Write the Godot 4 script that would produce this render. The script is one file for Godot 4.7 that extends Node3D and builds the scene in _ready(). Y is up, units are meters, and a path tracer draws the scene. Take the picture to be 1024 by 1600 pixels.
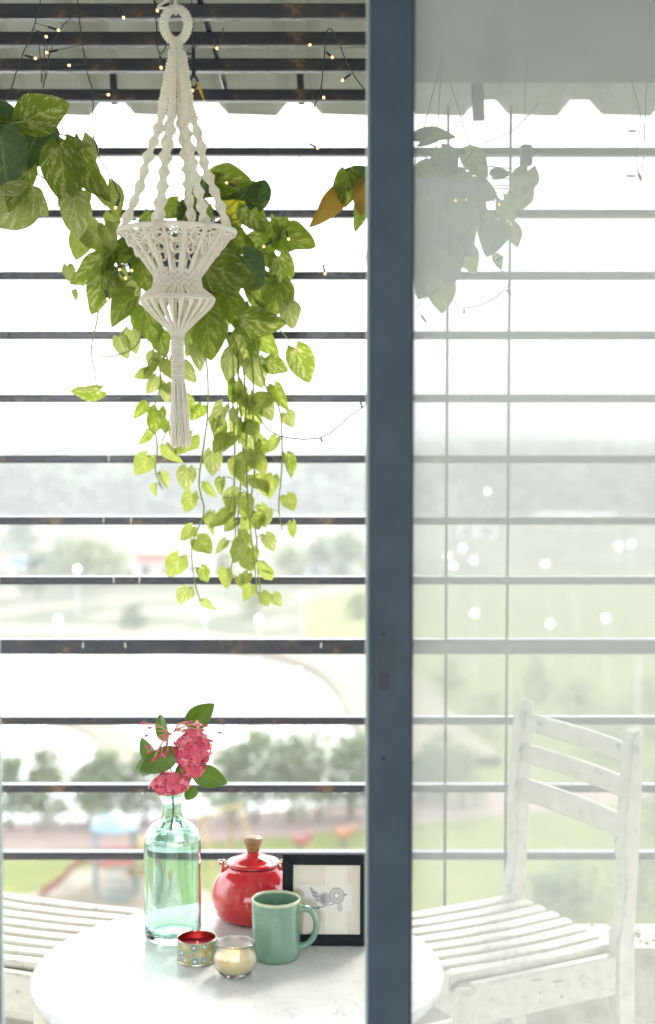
extends Node3D

const PITCH := 3.3
const FOCAL := 2250.0
const EYE := 1.513
const TABLE_Y := 0.70
const BAR_Z := 3.30
const GROUND_Y := -18.0

var used := {}
var mats := {}
var rng := RandomNumberGenerator.new()

# ------------------------------------------------------------------ measuring
func at(px: float, py: float, z: float) -> Vector3:
	var cx := (px - 512.0) / FOCAL
	var cy := (py - 800.0) / FOCAL
	var t := deg_to_rad(PITCH)
	var d := Vector3(cx, -sin(t) - cy * cos(t), -cos(t) + cy * sin(t))
	return Vector3(0, EYE, 0) + d * (z / -d.z)

func on_level(px: float, py: float, y: float) -> Vector3:
	var a := at(px, py, 1.0) - Vector3(0, EYE, 0)
	return Vector3(0, EYE, 0) + a * ((y - EYE) / a.y)

func rnd(a: float, b: float) -> float:
	return rng.randf_range(a, b)

# ------------------------------------------------------------------ mesh builder
class MB:
	var v := PackedVector3Array()
	var n := PackedVector3Array()
	var uv := PackedVector2Array()
	var ix := PackedInt32Array()

	func poly(pts: Array, outward: Vector3) -> void:
		var nn: Vector3 = (pts[1] - pts[0]).cross(pts[2] - pts[0]).normalized()
		var order := range(pts.size())
		if nn.dot(outward) < 0.0:
			order.reverse()
			nn = -nn
		var b := v.size()
		for k in order:
			v.append(pts[k])
			n.append(nn)
			uv.append(Vector2(pts[k].x + pts[k].z, pts[k].y))
		for k in range(1, pts.size() - 1):
			ix.append_array([b, b + k, b + k + 1])

	func box(c: Vector3, size: Vector3, bas := Basis(), bev := 0.002) -> void:
		var h := size * 0.5
		bev = minf(bev, minf(h.x, minf(h.y, h.z)) * 0.6)
		var V := func(s: Vector3, k: int) -> Vector3:
			var p := Vector3(h.x * s.x, h.y * s.y, h.z * s.z)
			for m in 3:
				if m != k:
					p[m] -= bev * s[m]
			return c + bas * p
		for k in 3:
			var l := (k + 1) % 3
			var m := (k + 2) % 3
			for s in [-1.0, 1.0]:
				var q := []
				for cc in [[-1, -1], [1, -1], [1, 1], [-1, 1]]:
					var sg := Vector3()
					sg[k] = s
					sg[l] = cc[0]
					sg[m] = cc[1]
					q.append(V.call(sg, k))
				var o := Vector3()
				o[k] = s
				poly(q, bas * o)
				for s2 in [-1.0, 1.0]:
					var e := Vector3()
					e[k] = s
					e[l] = s2
					var e1 := e
					var e2 := e
					e1[m] = -1
					e2[m] = 1
					poly([V.call(e1, k), V.call(e2, k), V.call(e2, l), V.call(e1, l)], bas * e)
		for sx in [-1.0, 1.0]:
			for sy in [-1.0, 1.0]:
				for sz in [-1.0, 1.0]:
					var s := Vector3(sx, sy, sz)
					poly([V.call(s, 0), V.call(s, 1), V.call(s, 2)], bas * s)

	# rows of points; outward = (next in row - this) x (next row - this)
	func rows(rs: Array, closed: bool, uscale := 1.0, vscale := 1.0) -> void:
		var w: int = rs[0].size()
		var b := v.size()
		var cols := w + 1 if closed else w
		for i in rs.size():
			for j in cols:
				v.append(rs[i][j % w])
				n.append(Vector3())
				uv.append(Vector2(uscale * j / float(cols - 1), vscale * i / float(maxi(1, rs.size() - 1))))
		for i in rs.size() - 1:
			for j in cols - 1:
				var p := b + i * cols + j
				var q := [p, p + 1, p + cols + 1, p + cols]
				for t in [[0, 1, 2], [0, 2, 3]]:
					var A: int = q[t[0]]
					var B: int = q[t[1]]
					var C: int = q[t[2]]
					var f := (v[B] - v[A]).cross(v[C] - v[A])
					if f.length_squared() < 1e-22:
						continue
					ix.append_array([A, B, C])
					n[A] += f
					n[B] += f
					n[C] += f
		if closed:
			for i in rs.size():
				var s := n[b + i * cols] + n[b + i * cols + cols - 1]
				n[b + i * cols] = s
				n[b + i * cols + cols - 1] = s

	func lathe(profile: Array, segs := 32, o := Vector3(), bas := Basis()) -> void:
		var rs := []
		for p in profile:
			var r := PackedVector3Array()
			for j in segs:
				var a := TAU * j / segs
				r.append(o + bas * Vector3(p.x * cos(a), p.y, -p.x * sin(a)))
			rs.append(r)
		rows(rs, true)

	func tube(pts: Array, rad: Variant, sides := 6, loop := false, caps := true, squash := 1.0) -> void:
		var m := pts.size()
		var nrm := Vector3()
		var rs := []
		for i in m:
			var t: Vector3
			if loop:
				t = (pts[(i + 1) % m] - pts[(i + m - 1) % m]).normalized()
			else:
				t = (pts[mini(i + 1, m - 1)] - pts[maxi(i - 1, 0)]).normalized()
			if i == 0:
				nrm = t.cross(Vector3(0.31, 0.17, 0.93))
				if nrm.length() < 0.05:
					nrm = t.cross(Vector3.UP)
			nrm = (nrm - t * nrm.dot(t)).normalized()
			var bi := t.cross(nrm)
			var r: float = rad if rad is float else rad[i]
			var ring := PackedVector3Array()
			for j in sides:
				var a := TAU * j / sides
				ring.append(pts[i] + (nrm * cos(a) + bi * sin(a) * squash) * r)
			rs.append(ring)
		if loop:
			rs.append(rs[0])
		elif caps:
			var c0 := PackedVector3Array()
			var c1 := PackedVector3Array()
			for j in sides:
				c0.append(pts[0])
				c1.append(pts[m - 1])
			rs = [c0, rs[0]] + rs + [rs[m - 1], c1]
		rows(rs, true)

	func ball(c: Vector3, r: Vector3, segs := 10, rings := 6, bas := Basis()) -> void:
		var rs := []
		for i in rings + 1:
			var a := -PI / 2 + PI * i / rings
			var ring := PackedVector3Array()
			for j in segs:
				var b := TAU * j / segs
				ring.append(c + bas * Vector3(r.x * cos(a) * cos(b), r.y * sin(a), -r.z * cos(a) * sin(b)))
			rs.append(ring)
		rows(rs, true)

	# outline in the local xy plane, extruded along local z by th, with chamfered rims
	func prism(out: Array, th: float, x: Transform3D, bev := 0.002) -> void:
		var k := out.size()
		var area := 0.0
		for i in k:
			area += out[i].cross(out[(i + 1) % k])
		if area < 0:
			out = out.duplicate()
			out.reverse()
		var inset := []
		for i in k:
			var d1: Vector2 = (out[i] - out[(i + k - 1) % k]).normalized()
			var d2: Vector2 = (out[(i + 1) % k] - out[i]).normalized()
			var nn := Vector2(-(d1.y + d2.y), d1.x + d2.x)
			inset.append(out[i] + nn.normalized() * bev)
		var L := [[inset, -th / 2], [out, -th / 2 + bev], [out, th / 2 - bev], [inset, th / 2]]
		for s in 3:
			for i in k:
				var j := (i + 1) % k
				var e: Vector2 = out[j] - out[i]
				var o := x.basis * Vector3(e.y, -e.x, 0)
				var q := []
				for w in [[s, i], [s, j], [s + 1, j], [s + 1, i]]:
					var p: Vector2 = L[w[0]][0][w[1]]
					q.append(x * Vector3(p.x, p.y, L[w[0]][1]))
				poly(q, o)
		var tri := Geometry2D.triangulate_polygon(PackedVector2Array(inset))
		for side in [-1.0, 1.0]:
			for t in range(0, tri.size(), 3):
				var q := []
				for w in 3:
					var p: Vector2 = inset[tri[t + w]]
					q.append(x * Vector3(p.x, p.y, th / 2 * side))
				poly(q, x.basis * Vector3(0, 0, side))

	func mesh() -> ArrayMesh:
		var nn := n.duplicate()
		for i in nn.size():
			nn[i] = nn[i].normalized() if nn[i].length_squared() > 1e-30 else Vector3.UP
		var ii := ix.duplicate()
		for t in range(0, ii.size(), 3):
			var s := ii[t + 1]
			ii[t + 1] = ii[t + 2]
			ii[t + 2] = s
		var a := []
		a.resize(Mesh.ARRAY_MAX)
		a[Mesh.ARRAY_VERTEX] = v
		a[Mesh.ARRAY_NORMAL] = nn
		a[Mesh.ARRAY_TEX_UV] = uv
		a[Mesh.ARRAY_INDEX] = ii
		var m := ArrayMesh.new()
		m.add_surface_from_arrays(Mesh.PRIMITIVE_TRIANGLES, a)
		return m

func curve(ctrl: Array, steps := 6) -> Array:
	var out := []
	var m := ctrl.size()
	for i in m - 1:
		var p0: Vector3 = ctrl[maxi(i - 1, 0)]
		var p1: Vector3 = ctrl[i]
		var p2: Vector3 = ctrl[i + 1]
		var p3: Vector3 = ctrl[mini(i + 2, m - 1)]
		for s in steps:
			out.append(p1.cubic_interpolate(p2, p0, p3, float(s) / steps))
	out.append(ctrl[m - 1])
	return out

# ------------------------------------------------------------------ scene tree helpers
func numbered(called: String) -> String:
	var c: int = used.get(called, -1) + 1
	used[called] = c
	return called if c == 0 else "%s_%03d" % [called, c]

func tag(o: Node3D, label: String, category := "", group := "", kind := "") -> void:
	if label: o.set_meta("label", label)
	if category: o.set_meta("category", category)
	if group: o.set_meta("group", group)
	if kind: o.set_meta("kind", kind)

func thing(called: String, label: String, category: String, where := Vector3.ZERO, turn := 0.0, group := "") -> Node3D:
	var o := Node3D.new()
	o.name = numbered(called)
	add_child(o)
	o.position = where
	o.rotation.y = turn
	tag(o, label, category, group)
	return o

func part(parent: Node3D, called: String, mb: Variant, m: Material, where := Transform3D()) -> MeshInstance3D:
	var o := MeshInstance3D.new()
	o.name = called
	o.mesh = mb.mesh() if mb is MB else mb
	o.material_override = m
	o.transform = where
	parent.add_child(o, true)
	return o

func single(called: String, label: String, category: String, mb: Variant, m: Material, where := Transform3D(), group := "", kind := "") -> MeshInstance3D:
	var o := part(self, numbered(called), mb, m, where)
	tag(o, label, category, group, kind)
	return o

func structure(called: String, mb: Variant, m: Material) -> MeshInstance3D:
	var o := part(self, numbered(called), mb, m)
	o.set_meta("kind", "structure")
	return o

func copy(o: Node3D, label := "") -> Node3D:
	var base := o.name.rstrip("0123456789").trim_suffix("_")
	var c: Node3D = o.duplicate()
	c.name = numbered(base)
	add_child(c)
	if label: c.set_meta("label", label)
	return c

# ------------------------------------------------------------------ materials
func lin(r: float, g: float, b: float, a := 1.0) -> Color:
	var c := Color(r, g, b).linear_to_srgb()
	c.a = a
	return c

func mat(called: String, c: Color, rough := 0.6, metal := 0.0) -> StandardMaterial3D:
	var m := StandardMaterial3D.new()
	m.resource_name = called
	m.albedo_color = c
	m.roughness = rough
	m.metallic = metal
	mats[called] = m
	return m

func noise_tex(seed_: int, freq: float, ramp: Array, size := 512, octaves := 5, kind := FastNoiseLite.TYPE_SIMPLEX_SMOOTH) -> NoiseTexture2D:
	var f := FastNoiseLite.new()
	f.seed = seed_
	f.noise_type = kind
	f.frequency = freq
	f.fractal_octaves = octaves
	var t := NoiseTexture2D.new()
	t.width = size
	t.height = size
	t.seamless = true
	t.noise = f
	if ramp.size():
		var g := Gradient.new()
		var offs := PackedFloat32Array()
		var cols := PackedColorArray()
		for r in ramp:
			offs.append(r[0])
			cols.append(r[1])
		g.offsets = offs
		g.colors = cols
		t.color_ramp = g
	return t

func tri(m: StandardMaterial3D, scale: float, world := false) -> StandardMaterial3D:
	m.uv1_triplanar = true
	m.uv1_world_triplanar = world
	m.uv1_scale = Vector3.ONE * scale
	return m

func painted(w: int, h: int, f: Callable) -> ImageTexture:
	var im := Image.create(w, h, false, Image.FORMAT_RGBA8)
	for y in h:
		for x in w:
			im.set_pixel(x, y, f.call((x + 0.5) / w, (y + 0.5) / h))
	return ImageTexture.create_from_image(im)

func leaf_tex(seed_: int, green: Color, cream: Color, share: float) -> ImageTexture:
	var f := FastNoiseLite.new()
	f.seed = seed_
	f.frequency = 1.0
	f.fractal_octaves = 4
	return painted(128, 128, func(u: float, v: float) -> Color:
		var a := absf(u - 0.5) * 2.0
		# marbling runs from the midrib outwards and forwards, in broad and fine flecks
		var along := v * 2.2 - a * 1.1
		var half := 7.0 if u > 0.5 else 0.0
		var s := 0.8 * f.get_noise_3d(along * 2.1 + half, a * 1.0, 3.0) + 0.75 * f.get_noise_3d(along * 7.5 + half, a * 2.2, 5.0) + 0.4 * f.get_noise_3d(u * 14.0, v * 10.0, 9.0)
		var k := 0.55 * smoothstep(0.05 - share, 0.45 - share, s) + 0.40 * smoothstep(0.34 - share, 0.46 - share, s)
		var vein := 0.10 * smoothstep(0.86, 1.0, absf(sin(along * 16.0)))
		var c := green.lerp(cream, clampf(k + vein, 0, 1))
		if a < 0.045:
			c = c.lerp(cream, 0.55)
		return c * (0.92 + 0.16 * f.get_noise_2d(u * 20.0, v * 20.0)))

func leaf_mat(called: String, t: Texture2D, back: float) -> void:
	var m := mat(called, Color.WHITE, 0.42)
	m.albedo_texture = t
	m.backlight_enabled = true
	m.backlight = Color(back, back, back * 0.9)

func make_materials() -> void:
	# leaf colours: streaked golden pothos from dark to yellow
	leaf_mat("leaf_dark", leaf_tex(3, lin(0.075, 0.150, 0.040), lin(0.28, 0.35, 0.09), -0.06), 0.9)
	leaf_mat("leaf_mid", leaf_tex(5, lin(0.225, 0.320, 0.040), lin(0.56, 0.59, 0.19), 0.03), 1.25)
	leaf_mat("leaf_vein", leaf_tex(8, lin(0.235, 0.330, 0.040), lin(0.66, 0.67, 0.32), 0.10), 1.25)
	leaf_mat("leaf_pale", leaf_tex(11, lin(0.37, 0.43, 0.12), lin(0.66, 0.66, 0.40), 0.08), 1.1)
	leaf_mat("leaf_lime", leaf_tex(13, lin(0.36, 0.43, 0.095), lin(0.56, 0.60, 0.24), 0.0), 1.15)
	leaf_mat("leaf_yellow", leaf_tex(17, lin(0.55, 0.47, 0.03), lin(0.62, 0.58, 0.10), 0.0), 1.2)
	leaf_mat("leaf_amber", leaf_tex(19, lin(0.42, 0.24, 0.03), lin(0.34, 0.30, 0.06), 0.05), 1.0)
	leaf_mat("leaf_glossy", leaf_tex(23, lin(0.095, 0.185, 0.018), lin(0.17, 0.27, 0.04), -0.2), 0.7)
	mats.leaf_glossy.roughness = 0.25
	mat("vine", lin(0.20, 0.27, 0.05), 0.6)
	mat("vine_brown", lin(0.16, 0.12, 0.05), 0.7)

	# rusty wet black steel
	var st := mat("steel", Color.WHITE, 0.20)
	st.metallic_specular = 0.62
	st.albedo_texture = noise_tex(31, 0.012, [[0.0, lin(0.020, 0.024, 0.038)], [0.52, lin(0.026, 0.029, 0.044)], [0.74, lin(0.040, 0.034, 0.036)], [0.86, lin(0.12, 0.068, 0.045)], [1.0, lin(0.26, 0.18, 0.14)]])
	tri(st, 1.6)
	st.heightmap_enabled = true
	st.heightmap_texture = noise_tex(33, 0.05, [], 512)
	st.heightmap_scale = 0.05
	mat("drop", Color(1, 1, 1, 0.02), 0.0)
	mats.drop.transparency = BaseMaterial3D.TRANSPARENCY_ALPHA
	mats.drop.refraction_enabled = true
	mats.drop.refraction_scale = 0.033
	mat("dropping", lin(0.62, 0.60, 0.55), 0.8)

	# slate grey anodised door frame
	var al := mat("door_metal", Color.WHITE, 0.42)
	al.albedo_texture = noise_tex(37, 0.02, [[0.0, lin(0.040, 0.060, 0.082)], [1.0, lin(0.056, 0.080, 0.104)]], 256)
	tri(al, 2.0)
	al.metallic_specular = 0.28
	mat("door_dark", lin(0.008, 0.012, 0.030), 0.5)
	mat("door_slot", lin(0.020, 0.031, 0.046), 0.5)
	mat("bare_wood", lin(0.24, 0.235, 0.21), 0.9)
	mat("pale_strip", lin(0.46, 0.53, 0.52), 0.3)
	var gl := mat("pane", Color(0.97, 1.0, 0.99, 0.04), 0.02)
	gl.transparency = BaseMaterial3D.TRANSPARENCY_ALPHA
	# dust and mist dried on both faces of the door glass: fine speckle, runs and smears
	var d1 := FastNoiseLite.new()
	d1.seed = 41
	d1.frequency = 1.0
	d1.fractal_octaves = 4
	for k in 4:
		var dm := mat("dirt_haze_%d" % k, Color(0.83, 0.845, 0.82, 0.27), 0.95)
		dm.transparency = BaseMaterial3D.TRANSPARENCY_ALPHA
		if k > 1:
			dm.albedo_texture = mats["dirt_haze_%d" % (k - 2)].albedo_texture
			dm.uv1_scale = Vector3(-1, 1, 1)
		else:
			dm.albedo_texture = painted(320, 640, func(u: float, v: float) -> Color:
				# mist thins towards the foot; the thinner top paints in dimmer scattered light
				var a := 0.93 - 0.42 * smoothstep(0.26, 0.62, v) - 0.40 * smoothstep(0.17, 0.04, v)
				a += 0.18 * d1.get_noise_3d(u * 5.0, v * 7.0, k * 9.0) + 0.13 * d1.get_noise_3d(u * 55.0, v * 3.0, k * 5.0) * smoothstep(0.1, 0.5, v) + 0.12 * d1.get_noise_3d(u * 90.0, v * 130.0, k)
				# wiped smears
				a -= 0.22 * smoothstep(0.25, 0.5, d1.get_noise_3d(u * 3.0 + v * 2.0, v * 1.5 - u * 9.0, 30.0 + k))
				var speck := d1.get_noise_3d(u * 200.0, v * 360.0, 60.0 + k)
				a += 0.5 * smoothstep(0.42, 0.5, speck)
				return Color(1, 1, 1, clampf(a, 0.25, 1.0)))
		dm.backlight_enabled = true
		dm.backlight = Color(1, 1, 1)
		dm.specular_mode = BaseMaterial3D.SPECULAR_DISABLED

	# macrame cotton
	var co := mat("cotton", Color.WHITE, 0.95)
	co.albedo_texture = noise_tex(43, 0.04, [[0.0, lin(0.89, 0.87, 0.82)], [1.0, lin(0.96, 0.945, 0.90)]], 256)
	tri(co, 8.0)
	co.heightmap_enabled = true
	co.heightmap_texture = noise_tex(44, 0.08, [], 256)
	co.heightmap_scale = 0.06
	co.backlight_enabled = true
	co.backlight = Color(1.0, 0.98, 0.93)
	co.rim_enabled = true
	co.rim = 0.3

	# chipped white chair paint over grey wood
	var cp := mat("chair_paint", Color.WHITE, 0.5)
	cp.albedo_texture = noise_tex(47, 0.010, [[0.0, lin(0.26, 0.25, 0.22)], [0.165, lin(0.30, 0.29, 0.26)], [0.18, lin(0.46, 0.44, 0.375)], [0.32, lin(0.51, 0.49, 0.42)], [0.5, lin(0.535, 0.515, 0.445)], [1.0, lin(0.59, 0.57, 0.50)]], 1024, 6)
	tri(cp, 2.6)
	cp.heightmap_enabled = true
	cp.heightmap_texture = cp.albedo_texture
	cp.heightmap_scale = 0.05
	# aged plaster
	var pl := mat("plaster", Color.WHITE, 0.9)
	pl.albedo_texture = noise_tex(53, 0.008, [[0.0, lin(0.16, 0.15, 0.11)], [0.4, lin(0.40, 0.38, 0.32)], [1.0, lin(0.56, 0.54, 0.48)]], 512, 6)
	tri(pl, 1.2)
	pl.heightmap_enabled = true
	pl.heightmap_texture = noise_tex(54, 0.06, [], 512)
	pl.heightmap_scale = 0.2
	mat("room_paint", lin(0.86, 0.86, 0.84), 0.9)
	mat("room_floor", lin(0.62, 0.60, 0.56), 0.5)
	mat("balcony_tile", lin(0.62, 0.61, 0.58), 0.5)
	var aw := mat("awning_sheet", Color.WHITE, 0.55)
	aw.albedo_texture = noise_tex(57, 0.006, [[0.0, lin(0.27, 0.28, 0.25)], [0.45, lin(0.36, 0.37, 0.335)], [1.0, lin(0.45, 0.46, 0.425)]], 512, 5)
	tri(aw, 0.8)
	aw.backlight_enabled = true
	aw.backlight = Color(0.05, 0.055, 0.05)

	var so := mat("grey_board", Color.WHITE, 0.8)
	so.albedo_texture = noise_tex(59, 0.01, [[0.0, lin(0.060, 0.070, 0.072)], [1.0, lin(0.11, 0.122, 0.124)]], 256)
	tri(so, 1.0)
	# white marble
	var ma := mat("marble", Color.WHITE, 0.22)
	var mn := FastNoiseLite.new()
	mn.seed = 61
	mn.frequency = 1.0
	mn.fractal_octaves = 5
	ma.albedo_texture = painted(512, 512, func(u: float, v: float) -> Color:
		var wx := u * 3.0 + 1.3 * mn.get_noise_2d(u * 3.0, v * 3.0)
		var wy := v * 3.0 + 1.3 * mn.get_noise_2d(u * 3.0 + 20.0, v * 3.0)
		var r := absf(mn.get_noise_2d(wx * 0.9, wy * 1.3))
		var vein := smoothstep(0.06, 0.0, r) * (0.4 + 0.6 * clampf(mn.get_noise_2d(u * 4.0 + 9.0, v * 4.0) + 0.4, 0.0, 1.0))
		var cloud := 0.5 + 0.5 * mn.get_noise_2d(wx * 1.3 + 5.0, wy * 1.3)
		return lin(0.74, 0.74, 0.72).lerp(lin(0.58, 0.59, 0.58), 0.35 * cloud).lerp(lin(0.34, 0.36, 0.37), 0.45 * vein))

	var bg := mat("bottle_glass", Color(0.88, 0.972, 0.935, 0.0), 0.0)
	bg.transparency = BaseMaterial3D.TRANSPARENCY_ALPHA
	bg.refraction_enabled = true
	bg.refraction_scale = 0.05
	var jg := mat("jar_glass", Color(0.985, 0.99, 0.985, 0.0), 0.0)
	jg.transparency = BaseMaterial3D.TRANSPARENCY_ALPHA
	jg.refraction_enabled = true
	jg.refraction_scale = 0.045
	mat("emboss", lin(0.80, 0.86, 0.82), 0.3)
	mat("gold_print", lin(0.55, 0.25, 0.08), 0.4)
	var en := mat("enamel", lin(0.62, 0.020, 0.028), 0.10)
	en.clearcoat_enabled = true
	en.clearcoat = 0.8
	en.clearcoat_roughness = 0.04
	mat("chrome", lin(0.62, 0.60, 0.58), 0.22, 1.0)
	mat("black_gap", lin(0.03, 0.008, 0.010), 0.5)
	var wd := mat("knob_wood", Color.WHITE, 0.42)
	wd.albedo_texture = painted(128, 128, func(u: float, v: float) -> Color:
		var g := 0.5 + 0.5 * sin(v * 46.0 + 5.0 * mn.get_noise_2d(u * 3.0, v * 2.0)) * (0.5 + mn.get_noise_2d(u * 14.0, v * 14.0))
		return lin(0.40, 0.24, 0.13).lerp(lin(0.24, 0.12, 0.05), clampf(g, 0, 1)))
	var mg := mat("celadon", Color.WHITE, 0.16)
	mg.albedo_texture = noise_tex(67, 0.01, [[0.0, lin(0.150, 0.280, 0.195)], [1.0, lin(0.190, 0.325, 0.235)]], 256)
	tri(mg, 6.0)
	mg.clearcoat_enabled = true
	mg.clearcoat = 0.5
	mg.clearcoat_roughness = 0.05
	mat("celadon_rim", lin(0.56, 0.60, 0.42), 0.2)
	mat("frame_wood", lin(0.008, 0.012, 0.017), 0.6)
	mats.frame_wood.metallic_specular = 0.3
	mat("wax_red", lin(0.30, 0.010, 0.035), 0.3)
	mats.wax_red.subsurf_scatter_enabled = true
	mats.wax_red.subsurf_scatter_strength = 0.3
	var wx2 := mat("wax_cream", lin(0.80, 0.70, 0.40), 0.4)
	wx2.subsurf_scatter_enabled = true
	wx2.subsurf_scatter_strength = 0.5
	mat("wick", lin(0.03, 0.025, 0.02), 0.9)
	mat("tin_metal", lin(0.60, 0.52, 0.46), 0.25, 1.0)
	mat("tin_inside", lin(0.42, 0.055, 0.065), 0.28, 0.9)
	var fl := mat("flame", lin(1.0, 0.55, 0.15), 0.5)
	fl.emission_enabled = true
	fl.emission = lin(1.0, 0.50, 0.14)
	fl.emission_energy_multiplier = 0.35
	var fb := mat("fairy_glow", lin(1.0, 0.75, 0.4), 0.3)
	fb.emission_enabled = true
	fb.emission = lin(1.0, 0.52, 0.17)
	fb.emission_energy_multiplier = 0.55
	mat("wire", lin(0.012, 0.030, 0.034), 0.5)
	mat("hook_yellow", lin(0.60, 0.40, 0.03), 0.5)
	mat("pot", lin(0.012, 0.020, 0.045), 0.5)
	mat("soil", lin(0.03, 0.02, 0.012), 0.95)
	mat("rope", lin(0.72, 0.69, 0.60), 0.9)

	var pt := mat("petal", lin(0.74, 0.10, 0.16), 0.6)
	pt.backlight_enabled = true
	pt.backlight = Color(0.6, 0.6, 0.6)
	mat("petal_light", lin(0.82, 0.24, 0.28), 0.6)
	mat("petal_deep", lin(0.50, 0.040, 0.085), 0.6)
	mats.petal_light.backlight_enabled = true
	mats.petal_light.backlight = Color(0.6, 0.6, 0.6)
	mat("flower_tube", lin(0.62, 0.30, 0.20), 0.6)
	mat("bud", lin(0.56, 0.07, 0.15), 0.6)
	mat("stem_dark", lin(0.10, 0.12, 0.05), 0.7)

	# the view
	var gr := mat("ground", Color.WHITE, 0.95)
	gr.albedo_texture = noise_tex(71, 0.012, [[0.0, lin(0.026, 0.038, 0.018)], [0.42, lin(0.044, 0.056, 0.020)], [0.55, lin(0.070, 0.072, 0.034)], [0.66, lin(0.115, 0.096, 0.068)], [1.0, lin(0.15, 0.135, 0.11)]], 1024, 5)
	tri(gr, 0.006, true)
	var la := mat("lawn", Color.WHITE, 0.95)
	la.albedo_texture = noise_tex(73, 0.02, [[0.0, lin(0.062, 0.080, 0.007)], [0.6, lin(0.088, 0.104, 0.009)], [1.0, lin(0.13, 0.122, 0.025)]], 512, 4)
	tri(la, 0.04, true)
	var sa := mat("sand", Color.WHITE, 0.95)
	sa.albedo_texture = noise_tex(75, 0.02, [[0.0, lin(0.10, 0.085, 0.055)], [0.5, lin(0.155, 0.132, 0.095)], [1.0, lin(0.22, 0.20, 0.16)]], 512, 4)
	tri(sa, 0.05, true)
	mat("path", lin(0.185, 0.130, 0.108), 0.9)
	mat("reflection_green", lin(0.10, 0.11, 0.055), 0.5)
	mat("kerb", lin(0.5, 0.5, 0.47), 0.9)
	mat("bank", lin(0.15, 0.125, 0.085), 0.95)
	mat("water", lin(0.36, 0.37, 0.35), 0.06)
	mat("hill", lin(0.085, 0.11, 0.085), 0.95)
	for k in 4:
		var c: Color = [lin(0.080, 0.115, 0.040), lin(0.100, 0.125, 0.050), lin(0.110, 0.130, 0.032), lin(0.075, 0.105, 0.065)][k]
		var f := mat("foliage_%d" % k, c, 0.7)
		f.backlight_enabled = true
		f.backlight = Color(0.35, 0.4, 0.25)
	mat("bark", lin(0.09, 0.07, 0.05), 0.9)
	mat("fence", lin(0.05, 0.055, 0.06), 0.6)
	mat("house_white", lin(0.62, 0.61, 0.58), 0.8)
	mat("house_pink", lin(0.50, 0.36, 0.30), 0.8)
	mat("house_grey", lin(0.36, 0.37, 0.38), 0.8)
	mat("roof_red", lin(0.42, 0.10, 0.07), 0.7)
	mat("roof_grey", lin(0.30, 0.31, 0.32), 0.6)
	mat("roof_blue", lin(0.08, 0.22, 0.50), 0.6)
	mat("glass_far", lin(0.06, 0.08, 0.10), 0.1)
	mat("play_blue", lin(0.10, 0.19, 0.25), 0.5)
	mat("play_red", lin(0.22, 0.060, 0.050), 0.5)
	mat("play_yellow", lin(0.26, 0.18, 0.035), 0.5)
	mat("play_purple", lin(0.18, 0.11, 0.27), 0.5)
	mat("play_orange", lin(0.26, 0.11, 0.04), 0.5)
	mat("play_teal", lin(0.07, 0.14, 0.15), 0.5)
	mat("steel_pale", lin(0.55, 0.56, 0.57), 0.4)
	var gw := mat("glint_glow", Color.WHITE, 0.3)  # glow of the added globes that stand in for distant glints
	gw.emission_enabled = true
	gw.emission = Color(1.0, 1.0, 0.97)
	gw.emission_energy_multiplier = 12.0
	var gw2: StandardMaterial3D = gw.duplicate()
	gw2.resource_name = "glint_glow_dim"
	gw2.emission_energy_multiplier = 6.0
	mats["glint_glow_dim"] = gw2

# ------------------------------------------------------------------ the setting
func sheet(outline: Array, y: float, cell := 0.0) -> MB:
	var mb := MB.new()
	var p2 := PackedVector2Array()
	for p in outline:
		p2.append(Vector2(p.x, p.z))
	var t := Geometry2D.triangulate_polygon(p2)
	for i in range(0, t.size(), 3):
		mb.poly([Vector3(p2[t[i]].x, y, p2[t[i]].y), Vector3(p2[t[i + 1]].x, y, p2[t[i + 1]].y), Vector3(p2[t[i + 2]].x, y, p2[t[i + 2]].y)], Vector3.UP)
	return mb

func ribbon(line: Array, width: float, y: float, th := 0.0) -> MB:
	var mb := MB.new()
	var L := []
	for i in line.size():
		var d: Vector3 = (line[mini(i + 1, line.size() - 1)] - line[maxi(i - 1, 0)]).normalized()
		var s := Vector3(-d.z, 0, d.x) * width / 2
		var p := Vector3(line[i].x, y, line[i].z)
		L.append([p - s, p + s])
	for i in L.size() - 1:
		mb.poly([L[i][0], L[i][1], L[i + 1][1], L[i + 1][0]], Vector3.UP)
		if th > 0.0:
			for k in 2:
				var dn := Vector3(0, -th, 0)
				mb.poly([L[i][k], L[i + 1][k], L[i + 1][k] + dn, L[i][k] + dn], (L[i][k] - L[i][1 - k]))
	return mb

func ground_at(px: float, py: float, lift := 0.0) -> Vector3:
	return on_level(px, py, GROUND_Y + lift)

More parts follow.
